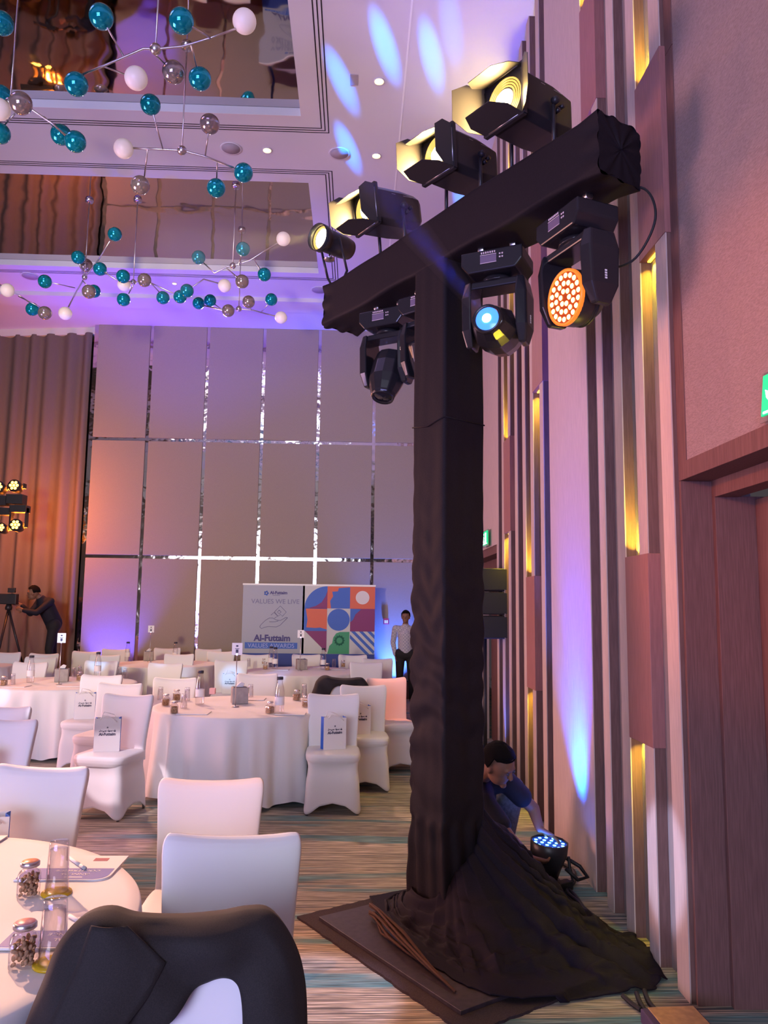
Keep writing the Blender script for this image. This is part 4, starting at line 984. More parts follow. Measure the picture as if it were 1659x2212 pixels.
bag = make_bag()
def put_bag(key, dx, rz, label, dy=-.04, first=False, s=1):
    loc, r = placed[key]; q = Matrix.Rotation(r, 3, 'Z') @ Vector((dx, dy, 0)); b_ = bag if first else dup(bag)
    b_.location = (loc.x+q.x, loc.y+q.y, .492); b_.rotation_euler = (0, 0, r+rz); b_['label'] = label; b_.scale = (s, s, s)
put_bag('c9', .0, .34, 'upright white gift bag on the aisle chair right of the middle table', first=True)
put_bag('c10', -.05, .22, 'violet-lit white gift bag on the wrinkled chair')
put_bag('c6', -.02, .45, 'white gift bag on the chair left of the middle table')
put_bag('c8', -.04, .38, 'white gift bag on the chair beside the left table')
put_bag('c15', .02, .0, 'gift bag lit by a cyan spot on the blue-patched chair')
put_bag('c3', -.10, .5, 'gift bag with blue side on the chair across the near table')
put_bag('c4', -.03, .5, 'gift bag with only its blue side showing at the left edge')
put_bag('c1', .10, .2, 'gift bag on the tall plain chair, mostly hidden by the black jacket', s=.72)

# ------------------------------------------------------------------ black jackets hung over chair backs
def make_jacket(kind):
    """outlines in chair-local x, z on the front of the backrest"""
    root = empty('suit_jacket', (0, 0, 0), 0, 'j', 'jacket')
    outer = [(-.335, .56), (-.335, .70), (-.315, .79), (-.29, .87), (-.265, .95), (-.22, 1.004), (-.165, 1.018), (-.10, .998), (0, .988), (.10, .990), (.17, .998), (.225, .988), (.275, .92), (.300, .84), (.308, .74), (.308, .56)]
    if kind == 'near': inner = [(-.20, .56), (-.16, .62), (-.09, .68), (-.04, .74), (.0, .775), (.02, .80), (.04, .83), (.055, .842), (.075, .850), (.095, .858), (.115, .860), (.135, .852), (.150, .83), (.158, .78), (.160, .70), (.160, .56)]
    else: inner = [(-.17, .56), (-.16, .66), (-.14, .74), (-.12, .80), (-.10, .85), (-.08, .88), (-.05, .90), (-.02, .905), (.03, .905), (.08, .90), (.12, .90), (.16, .89), (.19, .86), (.21, .80), (.21, .74), (.21, .56)]
    n_ = len(outer)
    def smooth(P, f):
        i = min(int(f), n_-2); g = f-i
        p0, p1, p2, p3 = P[max(i-1, 0)], P[i], P[i+1], P[min(i+2, n_-1)]
        return [.5*((2*p1[k])+(p2[k]-p0[k])*g+(2*p0[k]-5*p1[k]+4*p2[k]-p3[k])*g*g+(3*p1[k]-p0[k]-3*p2[k]+p3[k])*g**3) for k in range(2)]
    def yfront(z): return .175+.085*(max(0, z-.40)/.57)**1.3-.068
    def f(u, v):
        o_, i_ = smooth(outer, u*(n_-1)), smooth(inner, u*(n_-1))
        if v < .6:
            t = v/.6; x, z = i_[0]+(o_[0]-i_[0])*t, i_[1]+(o_[1]-i_[1])*t
            y = yfront(z)-.022*math.sin(PI*min(1, t*.9))+.03*max(0, t-.8)*5
            y += .010*noise.noise((x*9, z*9, 2))+.006*math.sin(x*30+z*22)
        else:
            t = (v-.6)/.4; x, z = o_[0]*(1-.05*t), o_[1]-.05*t*t-.005*t
            y = yfront(o_[1])+.03+.10*math.sin(t*PI/2)
        return (x, y, zc_(z))
    MB().grid(f, 90, 30).build('jacket_shell', M['jacket'], root, solid=.006)
    def bkf(u, v):
        z = .35+v*.56; x = (-.27+.54*u)*(1-.12*v*v); return (x, yfront(z)+.125+.012*math.sin(x*26+z*3), zc_(z))
    MB().grid(bkf, 30, 14).build('jacket_back', M['jacket'], root, solid=.006)
    if kind == 'near':
        lp = MB()
        ea = [(-.19, 1.010), (-.215, .92), (-.25, .83), (-.285, .74), (-.315, .66), (-.33, .58)]
        eb = [(-.11, 1.004), (-.02, .915), (-.055, .84), (-.10, .78), (-.17, .70), (-.24, .60)]
        def lf(u, v):
            f_ = u*5; i_ = min(int(f_), 4); g = f_-i_
            a_ = [ea[i_][q]*(1-g)+ea[i_+1][q]*g for q in (0, 1)]; b_ = [eb[i_][q]*(1-g)+eb[i_+1][q]*g for q in (0, 1)]
            x, z = a_[0]+(b_[0]-a_[0])*v, a_[1]+(b_[1]-a_[1])*v
            return (x, yfront(z)-.026-.012*math.sin(PI*min(1, v*1.1)), zc_(z))
        lp.grid(lf, 30, 10).build('lapel', M['jacket'], root, solid=.005)
        MB().b2((-.026, -.002, -.004), (.026, .002, .004), Matrix.Translation((-.155, yfront(.76)-.042, zc_(.775))) @ Matrix.Rotation(.55, 4, 'Y')).build('pocket_slit', M['groove'], root)
    return root
for key, kind, lab in (('c0', 'near', 'black suit jacket hung over the back of the closest chair'), ('c11', 'far', 'small black jacket over a chair at the middle table')):
    j = make_jacket(kind); loc, r = placed[key]; j.location = loc; j.rotation_euler = (0, 0, r); j['label'] = lab

# ------------------------------------------------------------------ banner
YB = 14.0; bx0, bx1, bz1, bz0 = -2.02, .33, 2.035, .84
def BP(px, py): return (bx0+(px-526)/(805-526)*(bx1-bx0), bz1-(py-1268)/(1412.7-1268)*(bz1-bz0))
ban = empty('event_banner', (bx0, YB, 0), 0, 'wide grey event banner with colourful mosaic blocks by the end wall', 'banner')
def pan(name, pts, k, m_, par=ban): 
    q = [(BP(*p_)[0]-bx0, BP(*p_)[1]) for p_ in pts]; return MB().prism(q, -.002*k-.002, -.002*k).build(name, m_, par)
def bm_(n, c): return mat('banner_'+n, c, .55)
bg, bb_, bo, bp_, bgn, bl, bdk = bm_('grey', (.40, .42, .50)), bm_('blue', (.05, .14, .55)), bm_('orange', (.72, .15, .08)), bm_('plum', (.24, .03, .15)), bm_('green', (.05, .34, .16)), bm_('pale', (.62, .62, .62)), bm_('navy', (.03, .06, .34))
MB().b2((0, 0, .02), (bx1-bx0, .03, bz1)).build('banner_sheet', bdk, ban)
MB().b2((-.01, -.01, bz1), (bx1-bx0+.01, .04, bz1+.03)).build('top_rail', M['cream'], ban)
for sx in (0, bx1-bx0): MB().b2((sx-.02, .03, 0), (sx+.02, .30, .03)).build('foot', M['greymetal'], ban)
pan('grey_field', [(526, 1268), (656, 1268), (656, 1412.7), (526, 1412.7)], 1, bg)
pan('pale_field', [(652, 1268), (805, 1268), (805, 1412.7), (652, 1412.7)], 1, bl)
def arc(cx_, cy_, r, a0, a1, n=14): return [(cx_+r*math.cos(math.radians(a0+(a1-a0)*k/n)), cy_+r*math.sin(math.radians(a0+(a1-a0)*k/n))) for k in range(n+1)]
x0, x1, x2, x3 = 655.5, 704, 753, 805; y0_, y1_, y2_, y3_ = 1268.5, 1316, 1364.5, 1412.5
blk = [('block', arc(704, 1316.5, 48, 180, 270)+[(704, 1316.5)], 2, bb_), ('block', [(704, 1278)]+[(700, 1290), (692, 1303), (680, 1311), (664, 1316), (704, 1316)], 3, bp_),
 ('block', [(x1, y0_), (x2, y0_), (x2, y1_), (x1, y1_)], 2, bo), ('block', [(712, 1316), (710, 1300), (716, 1290), (714, 1280), (726, 1279), (728, 1272), (752, 1270), (752, 1316)], 3, bb_),
 ('block', [(x2, y0_), (x3, y0_), (x3, y1_), (x2, y1_)], 2, bo), ('disc', arc(778.5, 1292, 14.5, 0, 360, 28)[:-1], 3, bm_('white', (.75, .72, .75))),
 ('block', [(x0, y1_), (x1, y1_), (x1, y2_), (x0, y2_)], 2, bb_), ('block', [(659, 1317), (x1, 1317), (x1, 1361), (690, 1357), (680, 1358), (661, 1357), (663, 1340)], 3, bo),
 ('disc', arc(728.5, 1340, 23.5, 0, 360, 32)[:-1], 3, bb_),
 ('block', [(x2, y1_), (x3, y1_), (x3, y2_), (x2, y2_)], 2, bp_), ('block', [(x2, y1_), (776, 1317), (764, 1328), (759, 1340), (x2, 1345)], 3, bb_),
 ('block', [(658, y2_), (x1, y2_), (x1, y3_-3)], 2, bp_),
 ('block', [(706, y3_), (710, 1396), (716, 1390), (718, 1378), (724, 1369), (732, 1366), (752, 1365.5), (752, y3_)], 2, bgn)]
for nm, pts, k, m_ in blk: pan('mosaic_'+nm, pts, k, m_)
for (a_, c_) in ((0, 8.5), (17, 25.5), (34, 42.5), (-17, -8.5)):
    def cl_(t): return t
    lo_, hi = a_, c_
    # diagonal stripe band: x - (py - y2_) between lo_ and hi, clipped to the cell
    pts = []
    def inside(px, py): return x2 <= px <= x3 and y2_ <= py <= y3_
    for t in (lo_+2, hi+2):
        s0 = max(0, -t*1.0); s1 = min(y3_-y2_, (x3-x2)-t); pts.append(((x2+t+s0, y2_+s0), (x2+t+s1, y2_+s1)))
    pan('mosaic_stripe', [pts[0][0], pts[1][0], pts[1][1], pts[0][1]], 2, bb_)
gear = MB(); gx, gz = BP(731, 1384)
def zr(M_=None): return Matrix.Translation((gx-bx0, -.008, gz)) @ Matrix.Rotation(PI/2, 4, 'X')
gear.lathe([(.052, 0), (.080, 0), (.080, .002), (.052, .002), (.052, 0)], zr(), 32, False)
for k in range(12): gear.b2((-.012, .075, 0), (.012, .097, .002), zr() @ Matrix.Rotation(k*PI/6, 4, 'Z'))
gear.build('gear_emblem', bm_('deepgreen', (.01, .16, .09)), ban)
pan('title_band', [(533, 1390), (643, 1390), (643, 1403), (533, 1403)], 2, bb_)
inkb = mat('banner_ink', (.07, .06, .22), .6); inkl = mat('banner_ink_light', (.20, .20, .34), .6)
def bt(s_, px, py, size, m_, bold=0):
    x_, z_ = BP(px, py); text(s_, size, m_, ban, Matrix.Translation((x_-bx0, -.0075, z_)) @ Matrix.Rotation(PI/2, 4, 'X'), bold=bold)
bt('VALUES AWARDS', 588, 1397, .104, mat('banner_ink_pale', (.40, .46, .80), .6)); bt('Al-Futtaim', 590, 1381, .150, inkb, .006)
bt('VALUES WE LIVE', 594.5, 1303, .116, inkl); bt('Al-Futtaim', 601, 1284, .072, inkb, .003); bt('automotive', 596, 1289, .028, inkb)
em = MB(); ex_, ez = BP(575, 1285)
for k in range(5): em.lathe([(0, 0), (.016, 0), (.016, .002)], Matrix.Translation((ex_-bx0+.028*math.cos(k*1.257), -.0065, ez+.028*math.sin(k*1.257))) @ Matrix.Rotation(PI/2, 4, 'X'), 10, False)
em.build('emblem', bb_, ban)
hand = MB()
def stroke(pp_, r=.0045):
    q = [(BP(*p_)[0]-bx0, -.0065, BP(*p_)[1]) for p_ in pp_]; hand.tube(q, r, 5)
stroke([(563, 1357), (566, 1352), (575, 1343), (583, 1338), (590, 1338), (597, 1342), (606, 1343), (618, 1336), (621, 1337)])
stroke([(563, 1357), (567, 1361), (573, 1358), (582, 1356), (598, 1357), (606, 1353), (621, 1337)])
stroke([(583, 1346), (596, 1346), (602, 1344)])
stroke([(593, 1325), (605, 1312), (618, 1325), (610, 1334), (606, 1330), (601, 1334), (593, 1325)]); stroke([(586, 1332), (592, 1326), (600, 1334), (594, 1338)]); stroke([(603, 1321), (607, 1325), (603, 1329), (599, 1325), (603, 1321)])
hand.build('hand_drawing', inkl, ban)

# small fire call point on the end wall
p = at(834, 1342, YW-.02); fc = empty('fire_call_point', p, 0, 'small red fire call point on the wall beside the banner', 'fire alarm')
MB().b2((-.05, -.03, -.055), (.05, 0, .055)).build('housing', mat('fire_red', (.45, .03, .08), .4), fc, bevel=.005)
MB().b2((-.032, -.033, -.035), (-.003, -.03, .02)).b2((.003, -.033, -.035), (.032, -.03, .02)).build('front_plate', M['white_card'], fc)

# ------------------------------------------------------------------ loudspeaker beyond the column
sp_ = empty('hanging_loudspeaker', (1.30, 7.9, 1.36), 0, 'black loudspeaker stack on a stand beyond the column by the far doorway', 'loudspeaker')
for k in range(3):
    bx_ = MB().prism([(-.20, 0), (.20, .0), (.20, .225), (-.20, .225)], -.2, .2, Matrix.Translation((0, 0, .02+k*.235))).build('cabinet', M['blackmetal'], sp_, bevel=.012)
    MB().b2((-.18, -.206, .035+k*.235), (.18, -.2, .235+k*.235)).build('grille', M['rubber'], bx_)
MB().cyl((0, 0, .02), (0, 0, -1.36), .02).build('pole', M['blackmetal'], sp_)
MB().box((0, 0, -1.345), (.6, .6, .03)).build('base', M['blackmetal'], sp_)

# ------------------------------------------------------------------ far truss bar with orange wash lights
tb = empty('far_truss_bar', (-7.55, 13.2, 3.18), 0, 'orange-lit draped truss bar with lamps at the left edge, before the curtain', 'truss')
MB().b2((-1.4, -.16, 0), (.57, .16, .30)).build('bar_drape', M['black_cloth'], tb, bevel=.03); MB().b2((-1.1, -.15, -3.18), (-.8, .15, 0)).build('column_drape', M['black_cloth'], tb, bevel=.02)
og = mat('orange_flood', (1, .4, .05), emit=16, ecol=(1, .42, .06))
def flood(px, py, Y_, r, label, up):
    p_ = at(px, py, Y_); root = empty('wash_light', p_, 0, label, 'moving light', 'orange wash lights on the far truss')
    Hm_ = Matrix.Rotation(PI/2-.1, 4, 'X')
    MB().lathe([(r*.5, .22), (r*1.1, .16), (r*1.25, .0), (r*1.2, -.02)], Hm_ @ Matrix.Rotation(PI, 4, 'X'), 20).build('head', M['blackmetal'], root)
    for k in range(7):
        a_ = k*PI/3; cc = (0, 0) if k == 6 else (r*.66*math.cos(a_), r*.66*math.sin(a_))
        MB().lathe([(0, .026), (r*.28, .022)], Hm_ @ Matrix.Translation((cc[0], cc[1], 0)), 12, False).build('led_cell', og, root)
    MB().b2((-r*1.6, .06, -.03), (-r*1.35, .16, .30 if not up else .05)).b2((r*1.35, .06, -.03), (r*1.6, .16, .30 if not up else .05)).build('yoke', M['blackmetal'], root)
    MB().b2((-r*1.6, .02, .22 if not up else -.30), (r*1.6, .22, .34 if not up else -.14)).build('base', M['blackmetal'], root)
    l = bpy.data.lights.new('flood_lamp', 'POINT'); l.energy = 75; l.color = (1, .22, .02); l.shadow_soft_size = .1; o = bpy.data.objects.new('flood_lamp', l); COL.objects.link(o); o.location = p_+Vector((0, .45, .0))
flood(31, 1049, 13.1, .085, 'upper orange wash light standing on the far truss bar', True); flood(-4, 1052, 13.1, .085, 'upper orange wash light cut by the left edge', True)
flood(34, 1134, 13.1, .085, 'lower orange wash light hanging under the far truss bar', False); flood(2, 1140, 13.1, .07, 'dim wash light hanging at the left edge', False)

# ------------------------------------------------------------------ hanging globe chandeliers
def chandelier(hub, bars, rod_px, label, rg, seed=0, zc=6.0, r_hub=.045):
    """hub (px, py); bars: list of polylines of (px, py, dY); globes: (px, py, dY, kind, attach index point)"""
    h0 = fl(hub[0], hub[1], zc); Y0 = h0.y
    root = empty('globe_chandelier', h0, 0, label, 'chandelier', 'branching chandeliers of coloured globes')
    L_ = lambda q: at(q[0], q[1], Y0+q[2])-h0
    ZT_ = ZC+.09 if h0.x < -.72 and (C1[2] < Y0 < C1[3] or C2[2] < Y0 < C2[3]) else ZC
    MB().ball((0, 0, 0), r_hub, 20, 12).build('hub', M['steel'], root)
    for pl in bars['arms']:
        MB().tube([L_(q) for q in pl], .009, 8).build('arm', M['steel'], root)
    if rod_px: MB().cyl((0, 0, 0), (0, 0, ZT_-zc), .007).build('rod', M['steel'], root); 
    if rod_px: MB().lathe([(0, -.03), (.05, -.03), (.055, 0)], Matrix.Translation((0, 0, ZT_-zc)), 20, False).build('ceiling_rose', M['steel'], root)
    for (px, py, dy, kind) in bars['globes']:
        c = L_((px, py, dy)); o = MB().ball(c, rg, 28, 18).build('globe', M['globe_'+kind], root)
    for (a_, c_) in bars['stems']:
        MB().cyl(L_(a_), L_(c_), .007, None, 8).build('stem', M['steel'], root)
    return root
t_, g_, w_ = 'teal', 'grey', 'white'
chandelier((336, 106), dict(arms=[[(172, 163, .15), (225, 142, .1), (310, 105, 0), (336, 106, 0), (395, 100, -.05), (455, 82, -.1), (515, 60, -.1)]],
    globes=[(165, 182, .15, t_), (219, 36, -.2, t_), (294, 169, .25, w_), (375, 156, .3, g_), (392, 45, -.3, t_), (528, 46, -.1, w_), (432, 170, .3, t_)],
    stems=[((267, 122, .05), (229, 55, -.2)), ((222, 143, .1), (272, 162, .25)), ((322, 106, 0), (358, 140, .3)), ((455, 82, -.1), (415, 58, -.3)), ((413, 96, -.05), (425, 148, .3))]),
    True, 'large globe chandelier at the top, nearest the camera', .092)
chandelier((393, 325), dict(arms=[[(285, 320, 0), (340, 322, 0), (393, 325, 0), (443, 338, .05), (505, 362, .1)]],
    globes=[(325, 226, -.3, t_), (267, 321, 0, w_), (453, 268, -.2, g_), (526, 373, .1, t_), (467, 406, .3, t_), (303, 400, .3, g_)],
    stems=[((352, 323, 0), (331, 247, -.3)), ((443, 338, .05), (450, 288, -.2)), ((469, 350, .08), (468, 388, .3)), ((319, 321, 0), (312, 382, .3))]),
    True, 'globe chandelier hanging below the largest one, between the coffers', .092)
chandelier((22, 222), dict(arms=[[(-20, 215, 0), (22, 222, 0), (70, 238, .05), (112, 266, .1), (150, 300, .2)]],
    globes=[(45, 223, -.3, g_), (3, 207, .1, t_), (-2, 236, -.1, w_), (0, 288, .3, t_), (132, 291, .3, t_), (163, 306, .1, t_)],
    stems=[((95, 252, .08), (122, 280, .3)), ((32, 246, .2), (8, 272, .3)), ((22, 222, 0), (40, 235, .0))]),
    True, 'globe chandelier cut by the left edge, with a smoked globe in front', .092)
chandelier((-60, 120), dict(arms=[[(-60, 120, 0), (-30, 85, 0), (-5, 60, 0)]], globes=[(4, 50, 0, t_)], stems=[]), True, 'chandelier mostly outside the left edge with one teal globe showing', .092)
chandelier((-25, 600), dict(arms=[[(-25, 600, 0), (0, 615, 0), (33, 633, .0), (75, 660, .1)]], globes=[(16, 627, -.2, w_), (70, 668, .1, t_), (97, 676, -.1, g_)], stems=[((40, 640, 0), (88, 664, 0)), ((5, 618, 0), (10, 622, -.2))]),
    True, 'distant chandelier at the left edge with white, teal and smoked globes', .088, zc=6.0, r_hub=.04)
chandelier((183, 599), dict(arms=[[(238, 520, -.5), (212, 562, -.2), (183, 599, 0), (165, 630, .1), (148, 663, .2)]],
    globes=[(169, 556, -.2, t_), (186, 573, .1, g_), (248, 506, -.6, t_), (97, 608, -.1, t_), (192, 630, -.3, g_), (203, 629, .2, t_), (141, 677, .2, w_), (216, 581, -.1, t_)],
    stems=[((162, 622, .1), (113, 611, -.1)), ((183, 599, 0), (172, 570, -.2)), ((178, 606, 0), (190, 618, .0)), ((205, 572, -.1), (214, 578, -.1))]),
    True, 'distant chandelier with a single teal globe reaching high', .088, zc=6.0, r_hub=.035)
chandelier((288, 609), dict(arms=[[(225, 588, -.1), (252, 605, 0), (288, 609, 0), (325, 611, .1), (375, 634, .2), (404, 628, .1), (440, 603, .1), (472, 612, .2)]],
    globes=[(266, 597, -.2, t_), (268, 615, .2, w_), (267, 647, .1, t_), (312, 605, -.2, g_), (352, 643, .2, t_), (389, 641, .1, t_), (404, 628, -.1, t_), (485, 617, .2, w_)],
    stems=[((290, 612, 0), (278, 634, .1)), ((328, 614, .1), (345, 632, .2))]),
    True, 'distant wide chandelier in the middle of the far row', .088, zc=5.93, r_hub=.035)
chandelier((503, 574), dict(arms=[[(440, 568, 0), (463, 590, 0), (490, 577, 0), (503, 574, 0), (540, 562, -.05), (600, 525, -.2)]],
    globes=[(429, 556, 0, t_), (525, 538, -.3, t_), (612, 516, -.2, w_), (571, 593, .2, t_), (523, 608, .2, g_)],
    stems=[((488, 578, 0), (514, 600, .2)), ((548, 559, -.05), (562, 582, .2)), ((515, 572, 0), (522, 552, -.3))]),
    True, 'distant chandelier whose white globe hangs before the lamp beam', .088, zc=6.0, r_hub=.04)
chandelier((516, 667), dict(arms=[[(440, 660, .1), (480, 669, 0), (516, 667, 0), (545, 670, 0), (595, 683, .1)]],
    globes=[(493, 671, -.1, g_), (454, 649, .1, t_), (429, 655, .2, t_), (537, 652, -.2, g_), (586, 647, -.1, t_), (607, 686, .1, w_)],
    stems=[((480, 669, 0), (462, 656, .1)), ((543, 670, 0), (540, 662, -.2)), ((565, 673, 0), (580, 656, -.1))]),
    True, 'farthest chandelier just above the panelled end wall', .088, zc=5.9, r_hub=.04)

# ------------------------------------------------------------------ people
def finish(mb, name, m_, parent, voxel=.010, sm=4):
    o = mb.build(name, m_, parent)
    r = o.modifiers.new('r', 'REMESH'); r.mode = 'VOXEL'; r.voxel_size = voxel; r.use_smooth_shade = True
    s = o.modifiers.new('s', 'SMOOTH'); s.iterations = sm; s.factor = .5
    return o
def headshape(mb, c, fwd_, up, s=1.0):
    """head with brow, nose, mouth, chin and ears; c = head centre"""
    B_ = frameM(c, fwd_, up)
    def P_(x, y, z): return B_ @ Vector((x*s, y*s, z*s))
    mb.ball((0, 0, 0), (.076*s, .094*s, .105*s), 24, 16, None) if False else mb.lathe([(math.sin(PI*i/16) if 0 < i < 16 else 0, -math.cos(PI*i/16)) for i in range(17)], B_ @ Matrix.Diagonal((.075*s, .093*s, .100*s, 1)) @ Matrix.Translation((0, -.05, .12)), 24, False)
    mb.lathe([(math.sin(PI*i/12) if 0 < i < 12 else 0, -math.cos(PI*i/12)) for i in range(13)], B_ @ Matrix.Translation((0, .018*s, -.045*s)) @ Matrix.Diagonal((.058*s, .066*s, .072*s, 1)), 20, False)
    mb.capsule(P_(0, .078, .018), P_(0, .100, -.022), .009*s, .014*s, 8)                        # nose
    mb.capsule(P_(-.030, .078, .026), P_(.030, .078, .026), .011*s, .011*s, 8)                   # brow
    mb.capsule(P_(-.018, .076, -.052), P_(.018, .076, -.052), .008*s, .008*s, 8)                 # lips
    mb.ball(P_(0, .070, -.092), .020*s, 10, 8)                                                   # chin
    for sx in (-1, 1): mb.lathe([(math.sin(PI*i/8) if 0 < i < 8 else 0, -math.cos(PI*i/8)) for i in range(9)], B_ @ Matrix.Translation((sx*.076*s, -.005*s, -.012*s)) @ Matrix.Diagonal((.010*s, .018*s, .030*s, 1)), 10, False)
    return B_
def hand(mb, wrist, direc, palm_n, curl=.5, s=1.0, thumb=1):
    """palm, four unequal bent fingers and a side thumb"""
    d = Vector(direc).normalized(); n_ = Vector(palm_n); n_ = (n_-d*n_.dot(d)).normalized(); r_ = d.cross(n_)*thumb
    w_ = Vector(wrist)
    for k in range(4):
        off = r_*(.027-.018*k)*s
        base = w_+d*(.085-.004*abs(k-1.3))*s+off
        mb.capsule(w_+d*.01*s+off*.6, base, .015*s, .012*s, 8)
        ln_ = (.040, .046, .043, .033)[k]*s
        d1 = (d*math.cos(curl*.5)+n_*math.sin(curl*.5)); d2 = (d*math.cos(curl*1.5)+n_*math.sin(curl*1.5)); d3 = (d*math.cos(curl*2.4)+n_*math.sin(curl*2.4))
        a_ = base+d1*ln_; b_ = a_+d2*ln_*.65; c_ = b_+d3*ln_*.5
        mb.capsule(base, a_, .0098*s, .0090*s, 8); mb.capsule(a_, b_, .0088*s, .0080*s, 8); mb.capsule(b_, c_, .0080*s, .0072*s, 8)
    tb_ = w_+d*.025*s+r_*.028*s
    td = (d*.6+r_*.7+n_*.35).normalized(); t2 = (d*.85+r_*.2+n_*.5).normalized()
    mb.capsule(w_+d*.015*s+r_*.01*s, tb_, .016*s, .014*s, 8); mb.capsule(tb_, tb_+td*.038*s, .013*s, .011*s, 8); mb.capsule(tb_+td*.038*s, tb_+td*.038*s+t2*.030*s, .0105*s, .009*s, 8)
skin = mat('skin_brown', (.22, .11, .07), .55); hairm = bump(mat('black_hair', (.006, .005, .006), .9, spec=.1), (1,1,1), 120, .6, .003, 3)
def pers(root, J, shirt_m, trouser_m, s=1.0, sleeves='long', headdir=(0, -1, 0), headup=(0, 0, 1), voxel=.010, hands=None, shoes=True, bulk=1.0):
    inv_ = -root.location
    V_ = {k: Vector(v)+inv_ for k, v in J.items()}
    b_ = MB()
    Bh = headshape(b_, V_['head'], headdir, headup, s)
    b_.capsule(V_['neck'], V_['head']+(V_['neck']-V_['head'])*.35, .052*s, .050*s)
    b_.capsule(V_['neck'], V_['chest'], .06*s, .12*s); b_.capsule(V_['chest'], V_['pelvis'], .12*s, .125*s)
    for sd in ('l', 'r'):
        b_.capsule(V_['chest']*.3+V_['sh_'+sd]*.7, V_['sh_'+sd], .055*s, .050*s); b_.capsule(V_['sh_'+sd], V_['el_'+sd], .046*s, .036*s); b_.capsule(V_['el_'+sd], V_['wr_'+sd], .038*s, .026*s)
        b_.capsule(V_['pelvis']*.5+V_['hip_'+sd]*.5, V_['hip_'+sd], .09*s, .085*s); b_.capsule(V_['hip_'+sd], V_['kn_'+sd], .078*s, .054*s); b_.capsule(V_['kn_'+sd], V_['an_'+sd], .054*s, .036*s)
        if hands:
            dd_, nn_, cu_, th = hands[sd]; hand(b_, V_['wr_'+sd], dd_, nn_, cu_, s, th)
    finish(b_, 'body', skin, root, min(voxel, .006))
    c = MB(); k = 1.0+.0*bulk
    c.capsule(V_['neck']*.75+V_['chest']*.25, V_['chest'], .085*s, .145*s*bulk); c.capsule(V_['chest'], V_['pelvis'], .145*s*bulk, .142*s*bulk)
    for sd in ('l', 'r'):
        c.capsule(V_['chest']*.4+V_['neck']*.25+V_['sh_'+sd]*.35, V_['sh_'+sd], .085*s, .066*s)
        if sleeves == 'long': c.capsule(V_['sh_'+sd], V_['el_'+sd], .064*s, .052*s); c.capsule(V_['el_'+sd], V_['wr_'+sd]*.95+V_['el_'+sd]*.05, .052*s, .040*s)
        else: c.capsule(V_['sh_'+sd], V_['sh_'+sd]*.42+V_['el_'+sd]*.58, .066*s, .064*s)
    finish(c, 'shirt', shirt_m, root, voxel)
    t = MB(); t.capsule(V_['hip_l'], V_['hip_r'], .118*s, .118*s); t.ball(V_['pelvis'], .130*s)
    for sd in ('l', 'r'): t.capsule(V_['hip_'+sd], V_['kn_'+sd], .098*s, .070*s); t.capsule(V_['kn_'+sd], V_['an_'+sd], .070*s, .054*s)
    finish(t, 'trousers', trouser_m, root, voxel)
    h = MB(); B0 = Bh
    def hf(u, v):
        a_, e = 2*PI*u, v*PI/2*1.12
        x, y, z = math.cos(a_)*math.sin(e), math.sin(a_)*math.sin(e), math.cos(e)
        lim = .30 if y > .25 else -1
        if y > .2 and z < .55: y *= .80; z = max(z, .50)
        return B0 @ Vector((x*.086*s, (y*.104-.014)*s, (z*.110+.020+.010*noise.noise((x*4, y*4, z*4)))*s))
    h.grid(hf, 28, 14, True).build('hair', hairm, root, solid=.008)
    ey = MB()
    for sx in (-1, 1): ey.ball(B0 @ Vector((sx*.028*s, .086*s, .010*s)), .0085*s, 8, 6)
    ey.build('eyes', M['ink'], root)
    if shoes:
        for sd in ('l', 'r'):
            a_ = V_['an_'+sd]; tdir = V_.get('toe_'+sd, a_+Vector((0, -.16, -.06)))
            sh = MB(); sh.capsule(a_+Vector((0, 0, -.03)), tdir, .046*s, .040*s); sh.ball(a_+Vector((0, .02, -.04)), .045*s)
            finish(sh, 'shoe', M['rubber'], root, .008, 2)
    return root
denim = bump(mat('grey_blue_jeans', (.13, .15, .24), .8), (1,1,1), 60, .3, .002, 3, .2); navy = mat('navy_shirt', (.008, .007, .018), .8); darkt = mat('dark_trousers', (.015, .013, .016), .8)
checks = mat('check_shirt', (.5, .47, .50), .8)
bn = checks.node_tree.nodes['Principled BSDF']; tcx = N(checks, 'ShaderNodeTexCoord'); br = N(checks, 'ShaderNodeTexChecker'); br.inputs['Scale'].default_value = 34
br.inputs['Color1'].default_value = (.52, .50, .54, 1); br.inputs['Color2'].default_value = (.36, .35, .44, 1); L(checks, tcx.outputs['Object'], br.inputs['Vector']); L(checks, br.outputs['Color'], bn.inputs['Base Color'])
# standing man by the end wall
p = fl(871, 1519); mx_, my_ = p.x+.03, p.y
st = empty('person', (mx_, my_, 0), 0, 'person in a grey checked shirt and dark trousers standing beyond the column', 'person')
pers(st, dict(head=(mx_+.0, my_, 1.505), neck=(mx_, my_+.02, 1.37), chest=(mx_, my_+.02, 1.18), pelvis=(mx_, my_+.02, .90), sh_l=(mx_+.18, my_+.02, 1.30), sh_r=(mx_-.18, my_+.02, 1.30),
    el_l=(mx_+.22, my_+.05, 1.05), el_r=(mx_-.22, my_+.06, 1.05), wr_l=(mx_+.17, my_-.02, .84), wr_r=(mx_-.18, my_-.02, .84), hip_l=(mx_+.09, my_, .85), hip_r=(mx_-.09, my_, .85),
    kn_l=(mx_+.11, my_-.01, .46), kn_r=(mx_-.10, my_-.01, .46), an_l=(mx_+.12, my_+.02, .085), an_r=(mx_-.11, my_+.02, .085), toe_l=(mx_+.16, my_-.13, .04), toe_r=(mx_-.14, my_-.13, .04)),
    checks, darkt, .93, 'long', (-.25, -1, -.05), (0, 0, 1), .012, dict(l=((0, 0, -1), (-1, 0, 0), .5, 1), r=((.1, -.1, -1), (1, 0, 0), .5, -1)))
